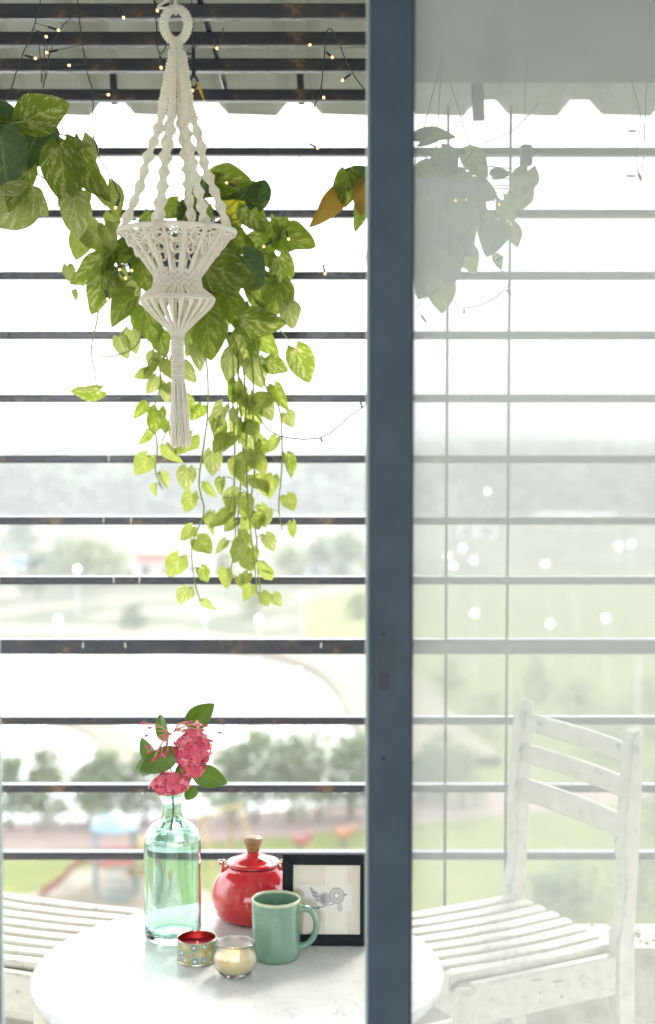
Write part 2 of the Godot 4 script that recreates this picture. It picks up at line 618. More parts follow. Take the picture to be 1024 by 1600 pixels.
func build_setting() -> void:
	# ground to the horizon, with gentle hills far out
	var mb := MB.new()
	var xs := []
	for k in 41:
		xs.append((k - 20) / 20.0)
	var rs := []
	var nz := FastNoiseLite.new()
	nz.seed = 5
	nz.frequency = 1.0
	var far := [8.0, 30.0, 60.0, 100.0, 160.0, 260.0, 420.0, 700.0, 1100.0, 1700.0, 2400.0, 3200.0]
	for z in far:
		var row := PackedVector3Array()
		for x in xs:
			row.append(Vector3(x * (60.0 + z * 0.9), GROUND_Y, -z))
		rs.append(row)
	mb.rows(rs, false, 1, 1)
	structure("ground", mb, mats.ground)
	for r in [[1500.0, 22.0, 3], [2300.0, 62.0, 9], [3050.0, 118.0, 15]]:
		var hm := MB.new()
		var hr := []
		for i in 7:
			var row := PackedVector3Array()
			var k := i / 6.0
			for j in 61:
				var u := (j - 30) / 30.0
				var crest: float = r[1] * (0.62 + 0.55 * nz.get_noise_2d(u * 3.2 + r[2], r[2] * 1.7) + 0.18 * nz.get_noise_2d(u * 11.0, r[2]))
				row.append(Vector3(u * r[0] * 0.95, GROUND_Y - 2.0 + maxf(crest, 2.0) * sin(k * PI * 0.5), -r[0] - k * 240.0))
			hr.append(row)
		hm.rows(hr, false)
		structure("hills", hm, mats.hill)
	# lake
	var lake := []
	for p in [[-330, 1283], [-60, 1287], [200, 1283], [420, 1275], [640, 1262], [660, 1190], [600, 1120], [585, 1085], [545, 1052], [480, 1030], [380, 1018], [250, 1006], [120, 1000], [-80, 1002], [-330, 1006]]:
		lake.append(ground_at(p[0], p[1]))
	structure("lake_water", sheet(lake, GROUND_Y + 0.03), mats.water)
	var bank := []
	for p in [[690, 1200], [622, 1120], [600, 1085], [555, 1050], [480, 1026], [380, 1014], [250, 1002], [120, 995], [-80, 997], [-330, 1001]]:
		bank.append(ground_at(p[0], p[1]))
	structure("lake_bank", ribbon(curve(bank, 4), 7.0, GROUND_Y + 0.6, 0.7), mats.bank)
	var spit := []
	for p in [[95, 1128], [135, 1136], [165, 1148], [182, 1165], [188, 1185], [186, 1200]]:
		spit.append(ground_at(p[0], p[1]))
	structure("lake_bank", ribbon(curve(spit, 4), 2.2, GROUND_Y + 0.3, 0.4), mats.bank)
	var reflection := []
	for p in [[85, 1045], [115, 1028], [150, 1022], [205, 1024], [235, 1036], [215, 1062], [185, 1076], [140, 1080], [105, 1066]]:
		reflection.append(ground_at(p[0], p[1]))
	structure("lake_reflection", sheet(reflection, GROUND_Y + 0.06), mats.reflection_green)  # greenish reflection painted as a sheet lying on the water
	# promenade behind the fence, lawn, sand of the playground
	var edge := []
	for p in [[-330, 1312], [-60, 1310], [120, 1307], [300, 1297], [430, 1287], [560, 1276], [700, 1262], [1100, 1230]]:
		edge.append(ground_at(p[0], p[1]))
	structure("promenade", ribbon(curve(edge, 5), 4.6, GROUND_Y + 0.05, 0.1), mats.path)
	var lw := []
	for p in [[-330, 1326], [-60, 1322], [120, 1318], [300, 1308], [430, 1298], [560, 1288], [700, 1273], [1100, 1238], [1500, 1300], [1400, 1560], [900, 1620], [300, 1640], [-400, 1640]]:
		lw.append(ground_at(p[0], p[1]))
	structure("lawn", sheet(lw, GROUND_Y + 0.02), mats.lawn)
	for s in [[[-200, 1425], [60, 1395], [110, 1362], [170, 1352], [280, 1358], [330, 1400], [340, 1500], [-200, 1520]], [[455, 1340], [520, 1330], [600, 1338], [560, 1352], [480, 1356]]]:
		var o := []
		for p in s:
			o.append(ground_at(p[0], p[1]))
		structure("playground_sand", sheet(o, GROUND_Y + 0.04), mats.sand)
	# meadow on the right beyond the promenade
	var md := []
	for p in [[700, 1255], [1100, 1222], [1400, 1200], [1300, 900], [900, 890], [640, 905], [470, 940], [480, 1012], [560, 1042], [612, 1085], [640, 1120], [690, 1195]]:
		md.append(ground_at(p[0], p[1]))
	structure("meadow", sheet(md, GROUND_Y + 0.025), mats.lawn)

func build_house() -> void:
	# the room the camera stands in: one wide doorway to the balcony
	var z0 := -1.74
	var w := MB.new()
	w.box(Vector3(-1.85, 1.25, z0 - 0.08), Vector3(1.5, 2.9, 0.16))
	w.box(Vector3(2.05, 1.25, z0 - 0.08), Vector3(1.5, 2.9, 0.16))
	w.box(Vector3(0.10, 2.50, z0 - 0.08), Vector3(2.396, 0.396, 0.156))
	w.box(Vector3(-2.68, 1.25, 0.4), Vector3(0.16, 2.9, 4.12))
	w.box(Vector3(2.88, 1.25, 0.4), Vector3(0.16, 2.9, 4.12))
	# back wall with a wide unseen opening added for front light
	w.box(Vector3(-2.35, 1.25, 2.54), Vector3(0.5, 2.9, 0.156))
	w.box(Vector3(2.55, 1.25, 2.54), Vector3(0.5, 2.9, 0.156))
	w.box(Vector3(0.1, 0.02, 2.54), Vector3(4.196, 0.44, 0.156))
	w.box(Vector3(0.1, 2.64, 2.54), Vector3(4.196, 0.12, 0.156))
	structure("room_wall", w, mats.room_paint)
	var f := MB.new()
	f.box(Vector3(0.1, -0.11, 0.35), Vector3(5.7, 0.2, 4.6))
	structure("room_floor", f, mats.room_floor)
	var c := MB.new()
	c.box(Vector3(0.1, 2.80, 0.35), Vector3(5.7, 0.2, 4.6))
	structure("room_ceiling", c, mats.room_paint)
	var b := MB.new()
	b.box(Vector3(0.1, -0.12, -2.70), Vector3(5.7, 0.2, 1.5))
	structure("balcony_floor", b, mats.balcony_tile)
	# parapet: plaster wall with a rough rounded top
	var p := thing("parapet_wall", "low rough plaster wall under the black window bars, mossy on top", "wall", Vector3(0.1, 0, -3.335))
	var body := MB.new()
	body.box(Vector3(0, 0.149, 0), Vector3(5.7, 0.34, 0.185), Basis(), 0.012)
	part(p, "wall_body", body, mats.plaster)
	var crumbs := MB.new()
	for k in 500:
		var cx := rnd(-0.6, 1.3)
		var s := rnd(0.002, 0.007)
		crumbs.ball(Vector3(cx, 0.319 + s * 0.3, rnd(-0.085, 0.085)), Vector3(s, s * rnd(0.4, 0.8), s), 5, 3)
	var cr := part(p, "moss_crumbs", crumbs, mats.plaster)
	cr.set_meta("kind", "stuff")

func build_grille() -> void:
	var g := thing("window_grille", "black rust-flecked steel window grille of level bars, wet underneath", "window grille", Vector3(0.1, 0, -BAR_Z - 0.016))
	# heights of the bars, measured from the photograph
	for yy in [236, 333, 430, 523.5, 622.5, 717.5, 814, 907.5, 1011, 1127, 1233, 1338.5]:
		var y: float = at(512, yy, BAR_Z).y
		var h: float = 0.034 if yy == 1011 else 0.0175
		var b := MB.new()
		b.box(Vector3(0, y, 0), Vector3(5.2, h, 0.032), Basis(), 0.0025)
		part(g, "bar", b, mats.steel)
		if yy > 1000:
			var d := MB.new()
			var x := -1.0
			while x < 1.0:
				x += rnd(0.006, 0.045)
				var s := rnd(0.0014, 0.0030)
				d.ball(Vector3(x, y - h / 2 - s * 0.35, 0.016 - rnd(0.001, 0.006)), Vector3(s, s * rnd(0.8, 1.3), s), 7, 5)
			part(g, "water_droplets", d, mats.drop).set_meta("kind", "stuff")
	for px in [700, 797]:
		var q := MB.new()
		var x: float = at(px, 800, BAR_Z).x - 0.1
		q.tube([Vector3(x, 0.31, -0.021), Vector3(x, 2.25, -0.021)], 0.0037, 8)
		part(g, "upright_rod", q, mats.steel)
	for s in [-1.0, 1.0]:
		var q := MB.new()
		q.box(Vector3(2.61 * s, 1.28, 0), Vector3(0.03, 1.94, 0.034))
		part(g, "side_post", q, mats.steel)
	# pale drips on the bars
	for dd in [[170, 717], [205, 814], [162, 814], [178, 907], [218, 907], [196, 1009], [502, 1009], [130, 1009]]:
		var p := at(dd[0], dd[1], BAR_Z - 0.0005)
		var q := MB.new()
		var hh := rnd(0.006, 0.009)
		q.ball(p - g.position + Vector3(0, 0.001, 0), Vector3(0.0022, hh, 0.0012), 6, 5, Basis(Vector3.BACK, rnd(-0.15, 0.15)))
		part(g, "pale_drip", q, mats.dropping)

func build_awning() -> void:
	var a := thing("awning", "grey ribbed metal awning sheet above the balcony on dark steel bars", "awning", Vector3(0.1, 2.319, -3.75))
	# trapezoid ribs run out from the house; the lower edge shows against the sky
	var s := MB.new()
	var prof := []
	var x := -2.75
	while x < 2.75:
		for q in [[0.0, 0.0], [0.125, -0.004], [0.158, 0.036], [0.206, 0.036], [0.239, 0.0]]:
			prof.append(Vector2(x + q[0], q[1]))
		x += 0.240
	var shift: float = at(357, 175, 3.75).x - 0.1
	var off := fposmod(shift, 0.240) - fposmod(-2.75, 0.240)
	var up := Vector3(0, 0.29, 1.0) * 1.95
	for i in prof.size() - 1:
		var p0 := Vector3(prof[i].x + off, prof[i].y, 0)
		var p1 := Vector3(prof[i + 1].x + off, prof[i + 1].y, 0)
		var t := Vector3(0, 0.002, 0)
		s.poly([p0, p1, p1 + up, p0 + up], Vector3.DOWN)
		s.poly([p0 + t, p1 + t, p1 + up + t, p0 + up + t], Vector3.UP)
		s.poly([p0, p1, p1 + t, p0 + t], Vector3.FORWARD)
	part(a, "ribbed_sheet", s, mats.awning_sheet)
	for zz in [3.31, 3.04, 2.84, 2.655]:
		var b := MB.new()
		b.box(Vector3(-1.37, 2.266 - 2.319, 3.75 - zz), Vector3(2.72, 0.026, 0.026))
		part(a, "roof_bar", b, mats.steel)
	# grey board added under the sheet to imitate the even haze over the roof
	var sb := MB.new()
	sb.box(Vector3(1.30, 2.272 - 2.319, 3.75 - 2.76), Vector3(2.62, 0.012, 0.86), Basis(), 0.003)
	part(a, "added_grey_board", sb, mats.grey_board)
	# flat cross bars laid from the house to the grille and short brackets under the sheet
	for q in [[178, 3.36], [470, 3.36], [747, 3.50]]:
		var p := at(q[0], 140, q[1])
		var b := MB.new()
		b.box(Vector3(p.x - 0.1, 2.300 - 2.319, 3.75 - q[1]), Vector3(0.016 if q[0] < 700 else 0.03, 0.085 if q[0] < 700 else 0.10, 0.012), Basis(Vector3.BACK, 0.05))
		part(a, "bracket", b, mats.steel)
	for q in [[-0.9], [-0.33]]:
		var b := MB.new()
		b.box(Vector3(q[0], 2.284 - 2.319, 3.75 - 2.98), Vector3(0.012, 0.008, 0.74))
		part(a, "cross_bar", b, mats.steel)

func build_door() -> void:
	var d := thing("sliding_door", "slate grey sliding glass door with hazy dusty pane and recessed pull", "door", Vector3(0.078, 0, -1.7725))
	var st := MB.new()
	st.box(Vector3(0, 1.1, 0), Vector3(0.0535, 2.2, 0.045), Basis(), 0.0025)
	part(d, "stile", st, mats.door_metal)
	var gk := MB.new()
	gk.box(Vector3(0.0252, 1.1, 0.0225), Vector3(0.0032, 2.2, 0.0016), Basis(), 0.0005)
	part(d, "glazing_gasket", gk, mats.door_dark)
	var gv := MB.new()
	gv.box(Vector3(-0.0238, 1.1, 0.0225), Vector3(0.0018, 2.2, 0.0012), Basis(), 0.0004)
	part(d, "edge_bead", gv, mats.door_metal)
	var ws := MB.new()
	ws.box(Vector3(-0.0287, 1.1, -0.010), Vector3(0.0040, 2.2, 0.012), Basis(), 0.001)
	part(d, "pale_edge_strip", ws, mats.pale_strip)  # pale strip along the open edge of the stile
	var rail := MB.new()
	rail.box(Vector3(0.5667, 0.06, 0), Vector3(1.08, 0.12, 0.044))
	part(d, "bottom_rail", rail, mats.door_metal)
	var rail2 := MB.new()
	rail2.box(Vector3(0.5667, 2.14, 0), Vector3(1.08, 0.12, 0.044))
	part(d, "top_rail", rail2, mats.door_metal)
	var st2 := MB.new()
	st2.box(Vector3(1.1337, 1.1, 0), Vector3(0.054, 2.2, 0.045), Basis(), 0.0025)
	part(d, "stile", st2, mats.door_metal)
	# glass with dust films on its two faces
	var quad := func(z: float) -> MB:
		var q := MB.new()
		q.rows([PackedVector3Array([Vector3(0.0269, 2.08, z), Vector3(1.1066, 2.08, z)]), PackedVector3Array([Vector3(0.0269, 0.12, z), Vector3(1.1066, 0.12, z)])], false)
		return q
	part(d, "glass_pane", quad.call(0.0), mats.pane)
	part(d, "dust_film", quad.call(0.003), mats.dirt_haze_0)
	part(d, "dust_film", quad.call(-0.003), mats.dirt_haze_1)
	part(d, "mist_film", quad.call(0.0042), mats.dirt_haze_2)
	part(d, "mist_film", quad.call(-0.0042), mats.dirt_haze_3)
	# recessed finger pull with its cover plate and two screws
	var y0: float = at(600, 1032, 1.75).y
	var x0: float = at(600, 1032, 1.75).x - 0.078
	var capsule := func(hw: float, hh: float) -> Array:
		var o := []
		for k in 24:
			var t := TAU * k / 24
			o.append(Vector2(hw * cos(t), hw * sin(t) + (hh - hw) * (1.0 if k < 12 else -1.0)))
		return o
	var plate := MB.new()
	plate.prism(capsule.call(0.0125, 0.046), 0.0016, Transform3D(Basis(), Vector3(x0, y0, 0.0231)), 0.0005)
	var pl := part(d, "pull_plate", plate, mats.door_metal)
	var slot := MB.new()
	slot.prism(capsule.call(0.0072, 0.030), 0.0008, Transform3D(Basis(), Vector3(x0, y0 - 0.004, 0.0243)), 0.0002)
	part(pl, "pull_slot", slot, mats.door_slot)
	var cup := MB.new()
	cup.prism(capsule.call(0.0068, 0.0115), 0.0008, Transform3D(Basis(), Vector3(x0, y0 - 0.025, 0.0250)), 0.0002)
	part(pl, "pull_hollow", cup, mats.door_dark)
	for sy in [991.0, 1185.0]:
		var sc := MB.new()
		var yy: float = at(600, sy, 1.75).y
		sc.lathe([Vector2(0, 0), Vector2(0.0027, 0), Vector2(0.0023, 0.0012), Vector2(0, 0.0014)], 12, Vector3(x0, yy, 0.0232 if sy > 1100 else 0.0240), Basis(Vector3.RIGHT, PI / 2))
		part(d, "screw", sc, mats.door_dark)
	# the second panel, of which one stile edge enters the picture at the lower left
	var e := thing("sliding_door", "second sliding door panel, edge of its dark stile at lower left", "door", Vector3(-0.4400, 0, -1.7725))
	var q := MB.new()
	q.box(Vector3(0, 1.1, 0), Vector3(0.0535, 2.2, 0.045), Basis(), 0.0025)
	part(e, "stile", q, mats.door_metal)
	var q2 := MB.new()
	q2.box(Vector3(0.0287, 1.1, -0.010), Vector3(0.0040, 2.2, 0.012), Basis(), 0.001)
	part(e, "pale_edge_strip", q2, mats.pale_strip)
	for ry in [0.06, 2.14]:
		var q3 := MB.new()
		q3.box(Vector3(-0.337, ry, 0), Vector3(0.62, 0.12, 0.044))
		part(e, "rail", q3, mats.door_metal)
	var q4 := MB.new()
	q4.rows([PackedVector3Array([Vector3(-0.647, 2.08, 0), Vector3(-0.0269, 2.08, 0)]), PackedVector3Array([Vector3(-0.647, 0.12, 0), Vector3(-0.0269, 0.12, 0)])], false)
	part(e, "glass_pane", q4, mats.pane)

# ------------------------------------------------------------------ table and chairs
func build_table() -> Vector3:
	var c := Vector3(-0.1345, 0, -2.137)
	var t := thing("bistro_table", "round white marble table set with bottle, kettle, mug and candles", "table", c)
	var mb := MB.new()
	var R := 0.31
	var pr := [Vector2(0, -0.02), Vector2(R - 0.02, -0.02), Vector2(R - 0.006, -0.018), Vector2(R - 0.001, -0.012), Vector2(R, -0.006), Vector2(R - 0.0015, -0.0015), Vector2(R - 0.005, 0.0)]
	mb.lathe(pr, 96)
	# top face with planar texture coordinates
	var rs := []
	for i in 9:
		var ring := PackedVector3Array()
		for j in 96:
			var a := TAU * j / 96
			var r := (R - 0.005) * (1.0 - i / 8.0)
			ring.append(Vector3(r * cos(a), 0, -r * sin(a)))
		rs.append(ring)
	mb.rows(rs, true)
	for i in mb.v.size():
		mb.uv[i] = Vector2(mb.v[i].x, mb.v[i].z) * 1.5 + Vector2(0.5, 0.5)
	part(t, "tabletop", mb, mats.marble, Transform3D(Basis(), Vector3(0, TABLE_Y, 0)))
	var ped := MB.new()
	ped.lathe([Vector2(0, 0.0), Vector2(0.21, 0.0), Vector2(0.21, 0.012), Vector2(0.08, 0.04), Vector2(0.03, 0.09), Vector2(0.025, 0.6), Vector2(0.06, 0.665), Vector2(0.06, 0.678), Vector2(0, 0.678)], 32)
	part(t, "pedestal", ped, mats.room_paint)
	return c

func make_chair(label: String, where: Vector3, turn: float) -> Node3D:
	var c := thing("slatted_chair", label, "chair", where, turn, "white slatted chairs at the table")
	var pm: Material = mats.chair_paint
	var hw := 0.19
	# side profile of a back post: x = backward, y = up
	var post := [Vector2(-0.018, 0.0), Vector2(-0.020, 0.30), Vector2(-0.026, 0.46), Vector2(-0.022, 0.50), Vector2(-0.011, 0.55), Vector2(-0.006, 0.60), Vector2(-0.008, 0.655), Vector2(-0.014, 0.680), Vector2(-0.011, 0.70), Vector2(0.006, 0.895), Vector2(0.014, 0.91), Vector2(0.026, 0.914), Vector2(0.036, 0.905), Vector2(0.038, 0.89), Vector2(0.027, 0.62), Vector2(0.020, 0.50), Vector2(0.022, 0.40), Vector2(0.028, 0.0)]
	for s in [-1.0, 1.0]:
		var mb := MB.new()
		# outline x -> chair z, extruded along chair x
		mb.prism(post, 0.036, Transform3D(Basis(Vector3(0, 0, 1), Vector3(0, 1, 0), Vector3(-1, 0, 0)), Vector3(s * hw, 0, 0.19)), 0.005)
		part(c, "back_post", mb, pm)
		var lg := MB.new()
		var rr := []
		for k in 7:
			rr.append([Vector3(s * (hw + 0.004), 0.0 + 0.458 * k / 6.0, -0.185), 0.016 + 0.006 * k / 6.0])
		var pts := []
		var rad := []
		for q in rr:
			pts.append(q[0])
			rad.append(q[1])
		lg.box(Vector3(s * (hw + 0.004), 0.230, -0.185), Vector3(0.040, 0.46, 0.040), Basis(), 0.009)
		part(c, "front_leg", lg, pm)
		var rl := MB.new()
		rl.box(Vector3(s * (hw + 0.006), 0.426, -0.005), Vector3(0.024, 0.080, 0.338), Basis(), 0.004)
		part(c, "side_rail", rl, pm)
		var stt := MB.new()
		stt.box(Vector3(s * hw, 0.20, 0), Vector3(0.018, 0.028, 0.33), Basis(), 0.004)
		part(c, "stretcher", stt, pm)
	var fr := MB.new()
	fr.box(Vector3(0, 0.42, -0.185), Vector3(0.344, 0.06, 0.022), Basis(), 0.004)
	part(c, "front_rail", fr, pm)
	var br := MB.new()
	br.box(Vector3(0, 0.42, 0.185), Vector3(0.342, 0.06, 0.022), Basis(), 0.004)
	part(c, "rear_rail", br, pm)
	# three bowed rails of the backrest
	for q in [[0.862, 0.040, 0.019], [0.793, 0.042, 0.013], [0.713, 0.050, 0.007]]:
		var mb := MB.new()
		var th := 0.016
		var N := 14
		var secs := []
		for i in N + 1:
			var u := i / float(N) * 2.0 - 1.0
			var z: float = 0.192 + q[2] + 0.013 * (1.0 - u * u)
			var hh: float = q[1] * 0.5
			var ring := PackedVector3Array()
			for w in [[-1, -0.7], [-0.6, -1], [0.6, -1], [1, -0.7], [1, 0.7], [0.6, 1], [-0.6, 1], [-1, 0.7]]:
				ring.append(Vector3(u * 0.176, q[0] + w[1] * hh, z + w[0] * th * 0.5))
			secs.append(ring)
		mb.rows(secs, true)
		part(c, "back_rail", mb, pm)
	# seat slats front to back, their front ends rolled over
	var ns := 8
	for k in ns:
		var u := (k + 0.5) / ns * 2.0 - 1.0
		var mb := MB.new()
		var wd := 0.034
		var secs := []
		for q in [[-0.214, 0.452], [-0.213, 0.462], [-0.205, 0.469], [-0.19, 0.472], [-0.08, 0.468], [0.05, 0.467], [0.172, 0.472]]:
			var ring := PackedVector3Array()
			for e in [[-1, -0.5], [-1, 0.25], [-0.72, 0.5], [0.72, 0.5], [1, 0.25], [1, -0.5]]:
				ring.append(Vector3(u * 0.184 - e[0] * wd * 0.5, q[1] + e[1] * 0.018, q[0] + 0.01 * (1.0 - u * u)))
			secs.append(ring)
		mb.rows(secs, true)
		for endd in [0, secs.size() - 1]:
			mb.poly(Array(secs[endd]), Vector3(0, 0, -1 if endd == 0 else 1))
		part(c, "seat_slat", mb, pm)
	# paint worn through to grey wood on edges and post tops: x, y, z, width, height, facing the sitter's side
	for q in [[-0.19, 0.905, 0.213, 0.010, 0.006], [-0.186, 0.845, 0.196, 0.006, 0.018], [-0.180, 0.83, 0.197, 0.010, 0.007], [-0.196, 0.79, 0.192, 0.003, 0.008], [0.176, 0.88, 0.202, 0.003, 0.020], [0.174, 0.80, 0.192, 0.003, 0.016], [0.176, 0.72, 0.184, 0.003, 0.022], [0.12, 0.868, 0.206, 0.018, 0.003], [-0.15, 0.876, 0.206, 0.006, 0.002], [-0.10, 0.806, 0.202, 0.004, 0.002], [0.10, 0.735, 0.196, 0.004, 0.003], [-0.181, 0.69, 0.178, 0.003, 0.010], [-0.184, 0.655, 0.183, 0.002, 0.004]]:
		var ch := MB.new()
		ch.ball(Vector3(q[0], q[1], q[2]), Vector3(q[3] * 0.7, q[4] * 0.7, 0.0035), 7, 5, Basis(Vector3.BACK, 0.3))
		part(c, "bare_patch", ch, mats.bare_wood)
	for q in [[0.02, 0.440, 0.020, 0.003], [-0.03, 0.452, 0.018, 0.0025], [-0.02, 0.425, 0.004, 0.004], [0.03, 0.408, 0.005, 0.005], [-0.09, 0.415, 0.002, 0.003]]:
		var ch := MB.new()
		ch.ball(Vector3(-(hw + 0.0175), q[1], q[0]), Vector3(0.0012, q[3], q[2]), 7, 5, Basis(Vector3.RIGHT, 0.12))
		part(c, "bare_patch", ch, mats.bare_wood)
	return c

# ------------------------------------------------------------------ things on the table
func build_tableware(tc: Vector3) -> void:
	var top := TABLE_Y + 0.0005
	# bottle with hollow walls and a thick base
	var bp := on_level(270.5, 1465, top)
	var b := thing("glass_bottle", "tall pale green clear glass bottle holding a pink flower sprig", "bottle", bp)
	var mb := MB.new()
	var pr := [Vector2(0, 0.0035), Vector2(0.030, 0.002), Vector2(0.036, 0.0), Vector2(0.0425, 0.003), Vector2(0.0452, 0.010), Vector2(0.0455, 0.05), Vector2(0.0455, 0.152), Vector2(0.0445, 0.163), Vector2(0.041, 0.174), Vector2(0.034, 0.183), Vector2(0.024, 0.190), Vector2(0.0175, 0.195), Vector2(0.0155, 0.201), Vector2(0.0155, 0.223), Vector2(0.0190, 0.226), Vector2(0.0195, 0.236), Vector2(0.0165, 0.239), Vector2(0.0130, 0.236), Vector2(0.0125, 0.20), Vector2(0.0145, 0.193), Vector2(0.022, 0.187), Vector2(0.032, 0.180), Vector2(0.0385, 0.171), Vector2(0.0418, 0.161), Vector2(0.0425, 0.150), Vector2(0.0425, 0.05), Vector2(0.042, 0.018), Vector2(0.036, 0.0115), Vector2(0.02, 0.015), Vector2(0, 0.017)]
	mb.lathe(smooth_profile(pr), 56)
	part(b, "glass_body", mb, mats.bottle_glass)
	# embossed signature and small crest
	var tm := TextMesh.new()
	var sf := SystemFont.new()
	sf.font_names = PackedStringArray(["Droid Serif"])
	tm.font = sf
	tm.text = "M. Robinson"
	tm.font_size = 16
	tm.pixel_size = 0.00052
	tm.depth = 0.0006
	part(b, "embossed_signature", wrapped_text(tm, 0.0459, 0.26, 0.050, 0.22, 0.35), mats.emboss)
	var tm2 := TextMesh.new()
	tm2.font = sf
	tm2.text = "C:"
	tm2.font_size = 16
	tm2.pixel_size = 0.00042
	tm2.depth = 0.0004
	part(b, "printed_crest", wrapped_text(tm2, 0.0459, 0.30, 0.146, 0.0, 0.0), mats.gold_print)
	var ship := MB.new()
	for q in [[-0.25, 0.066, 0.30, 0.066], [-0.22, 0.070, 0.32, 0.071], [-0.12, 0.078, 0.10, 0.079], [-0.18, 0.0745, 0.22, 0.0755]]:
		var line := []
		for k in 9:
			var t := k / 8.0
			var a: float = lerpf(q[0], q[2], t) + 0.1
			line.append(Vector3(0.0457 * sin(a), lerpf(q[1], q[3], t) + 0.0006 * sin(t * 9.0), 0.0457 * cos(a)))
		ship.tube(line, 0.0006, 5)
	part(b, "embossed_emblem", ship, mats.emboss)

	# kettle
	var kp := on_level(396, 1432, top)
	var k := thing("enamel_kettle", "small glossy red enamel kettle with wooden lid knob", "kettle", kp)
	var kb := MB.new()
	kb.lathe(smooth_profile([Vector2(0, 0.0), Vector2(0.050, 0.0), Vector2(0.0565, 0.003), Vector2(0.0625, 0.010), Vector2(0.0632, 0.012), Vector2(0.0638, 0.014), Vector2(0.0685, 0.026), Vector2(0.0695, 0.037), Vector2(0.0680, 0.050), Vector2(0.0625, 0.064), Vector2(0.0545, 0.0755), Vector2(0.0475, 0.0825), Vector2(0.0445, 0.0865), Vector2(0.0440, 0.0885), Vector2(0.0415, 0.0885), Vector2(0.0410, 0.080), Vector2(0, 0.075)]), 64)
	part(k, "body", kb, mats.enamel)
	var gap := MB.new()
	gap.lathe([Vector2(0.0420, 0.0880), Vector2(0.0432, 0.0890), Vector2(0.0420, 0.0898)], 48)
	part(k, "lid_gap", gap, mats.black_gap)
	var lid := MB.new()
	lid.lathe(smooth_profile([Vector2(0, 0.0900), Vector2(0.0430, 0.0900), Vector2(0.0446, 0.0915), Vector2(0.0440, 0.0935), Vector2(0.0405, 0.0950), Vector2(0.0370, 0.0952), Vector2(0.0340, 0.0962), Vector2(0.024, 0.1015), Vector2(0.014, 0.1045), Vector2(0.0108, 0.1065), Vector2(0.0100, 0.1105), Vector2(0, 0.1105)]), 56)
	var lidp := part(k, "lid", lid, mats.enamel)
	var hole := MB.new()
	hole.ball(Vector3(0.012, 0.1016, 0.021), Vector3(0.0028, 0.0016, 0.0020), 10, 6)
	part(lidp, "steam_hole", hole, mats.black_gap)
	var kn := MB.new()
	kn.lathe(smooth_profile([Vector2(0, 0.1107), Vector2(0.0103, 0.1107), Vector2(0.0108, 0.114), Vector2(0.0122, 0.121), Vector2(0.0150, 0.1255), Vector2(0.0158, 0.1285), Vector2(0.0155, 0.1320), Vector2(0.0138, 0.1342), Vector2(0.008, 0.1352), Vector2(0, 0.1354)]), 32)
	part(lidp, "knob", kn, mats.knob_wood)
	for s in [-1.0, 1.0]:
		var ear := MB.new()
		ear.prism([Vector2(-0.009, -0.014), Vector2(0.009, -0.014), Vector2(0.0075, 0.002), Vector2(0.004, 0.006), Vector2(-0.004, 0.006), Vector2(-0.0075, 0.002)], 0.0035, Transform3D(Basis(Vector3.UP, PI / 2) * Basis(Vector3.RIGHT, 0.15), Vector3(s * 0.0495, 0.0905, 0)), 0.001)
		var ep := part(k, "ear", ear, mats.enamel)
		var ev := MB.new()
		ev.tube([Vector3(s * 0.046, 0.0925, 0), Vector3(s * 0.0555, 0.0925, 0)], 0.0042, 12)
		ev.ball(Vector3(s * 0.0562, 0.0925, 0), Vector3(0.0022, 0.0052, 0.0052), 12, 6)
		part(ep, "rivet", ev, mats.chrome)
	# wire bail folded back, its wooden grip behind the lid
	var bail := MB.new()
	var arc := []
	for i in 33:
		var t := PI * i / 32.0
		arc.append(Vector3(-0.0565 * cos(t), 0.0925 - 0.040 * sin(t), -0.078 * sin(t)))
	bail.tube(arc, 0.0017, 8)
	var bl := part(k, "bail_handle", bail, mats.chrome)
	var grip := MB.new()
	grip.tube([Vector3(-0.026, 0.0560, -0.0700), Vector3(-0.012, 0.0530, -0.0765), Vector3(0, 0.0525, -0.0780), Vector3(0.012, 0.0530, -0.0765), Vector3(0.026, 0.0560, -0.0700)], 0.006, 12)
	part(bl, "grip", grip, mats.knob_wood)
	var sp := MB.new()
	var sd := Vector3(0.80, 0, -0.60)
	var spp := curve([sd * 0.055 + Vector3(0, 0.030, 0), sd * 0.078 + Vector3(0, 0.042, 0), sd * 0.094 + Vector3(0, 0.064, 0), sd * 0.106 + Vector3(0, 0.080, 0)], 5)
	var srad := []
	for i in spp.size():
		srad.append(lerpf(0.017, 0.0085, i / float(spp.size() - 1)))
	sp.tube(spp, srad, 18)
	part(k, "spout", sp, mats.enamel)

	# mug
	var mp := on_level(432, 1495, top)
	var m := thing("stoneware_mug", "tall pale sea green mug with a cream rim and grooved bands", "mug", mp, -0.10)
	var cup := MB.new()
	cup.lathe(smooth_profile([Vector2(0, 0.002), Vector2(0.029, 0.002), Vector2(0.0305, 0.0), Vector2(0.0335, 0.001), Vector2(0.0350, 0.004), Vector2(0.0352, 0.007), Vector2(0.0362, 0.010), Vector2(0.0368, 0.014), Vector2(0.0372, 0.04), Vector2(0.0372, 0.0655), Vector2(0.0366, 0.0664), Vector2(0.0373, 0.0673), Vector2(0.0373, 0.0687), Vector2(0.0366, 0.0696), Vector2(0.0373, 0.0705), Vector2(0.0373, 0.0719), Vector2(0.0367, 0.0728), Vector2(0.0374, 0.0738), Vector2(0.0376, 0.0890)]), 64)
	cup.lathe(smooth_profile([Vector2(0.0345, 0.0890), Vector2(0.0338, 0.070), Vector2(0.0335, 0.014), Vector2(0.030, 0.007), Vector2(0, 0.006)]), 64)
	part(m, "body", cup, mats.celadon)
	var rim := MB.new()
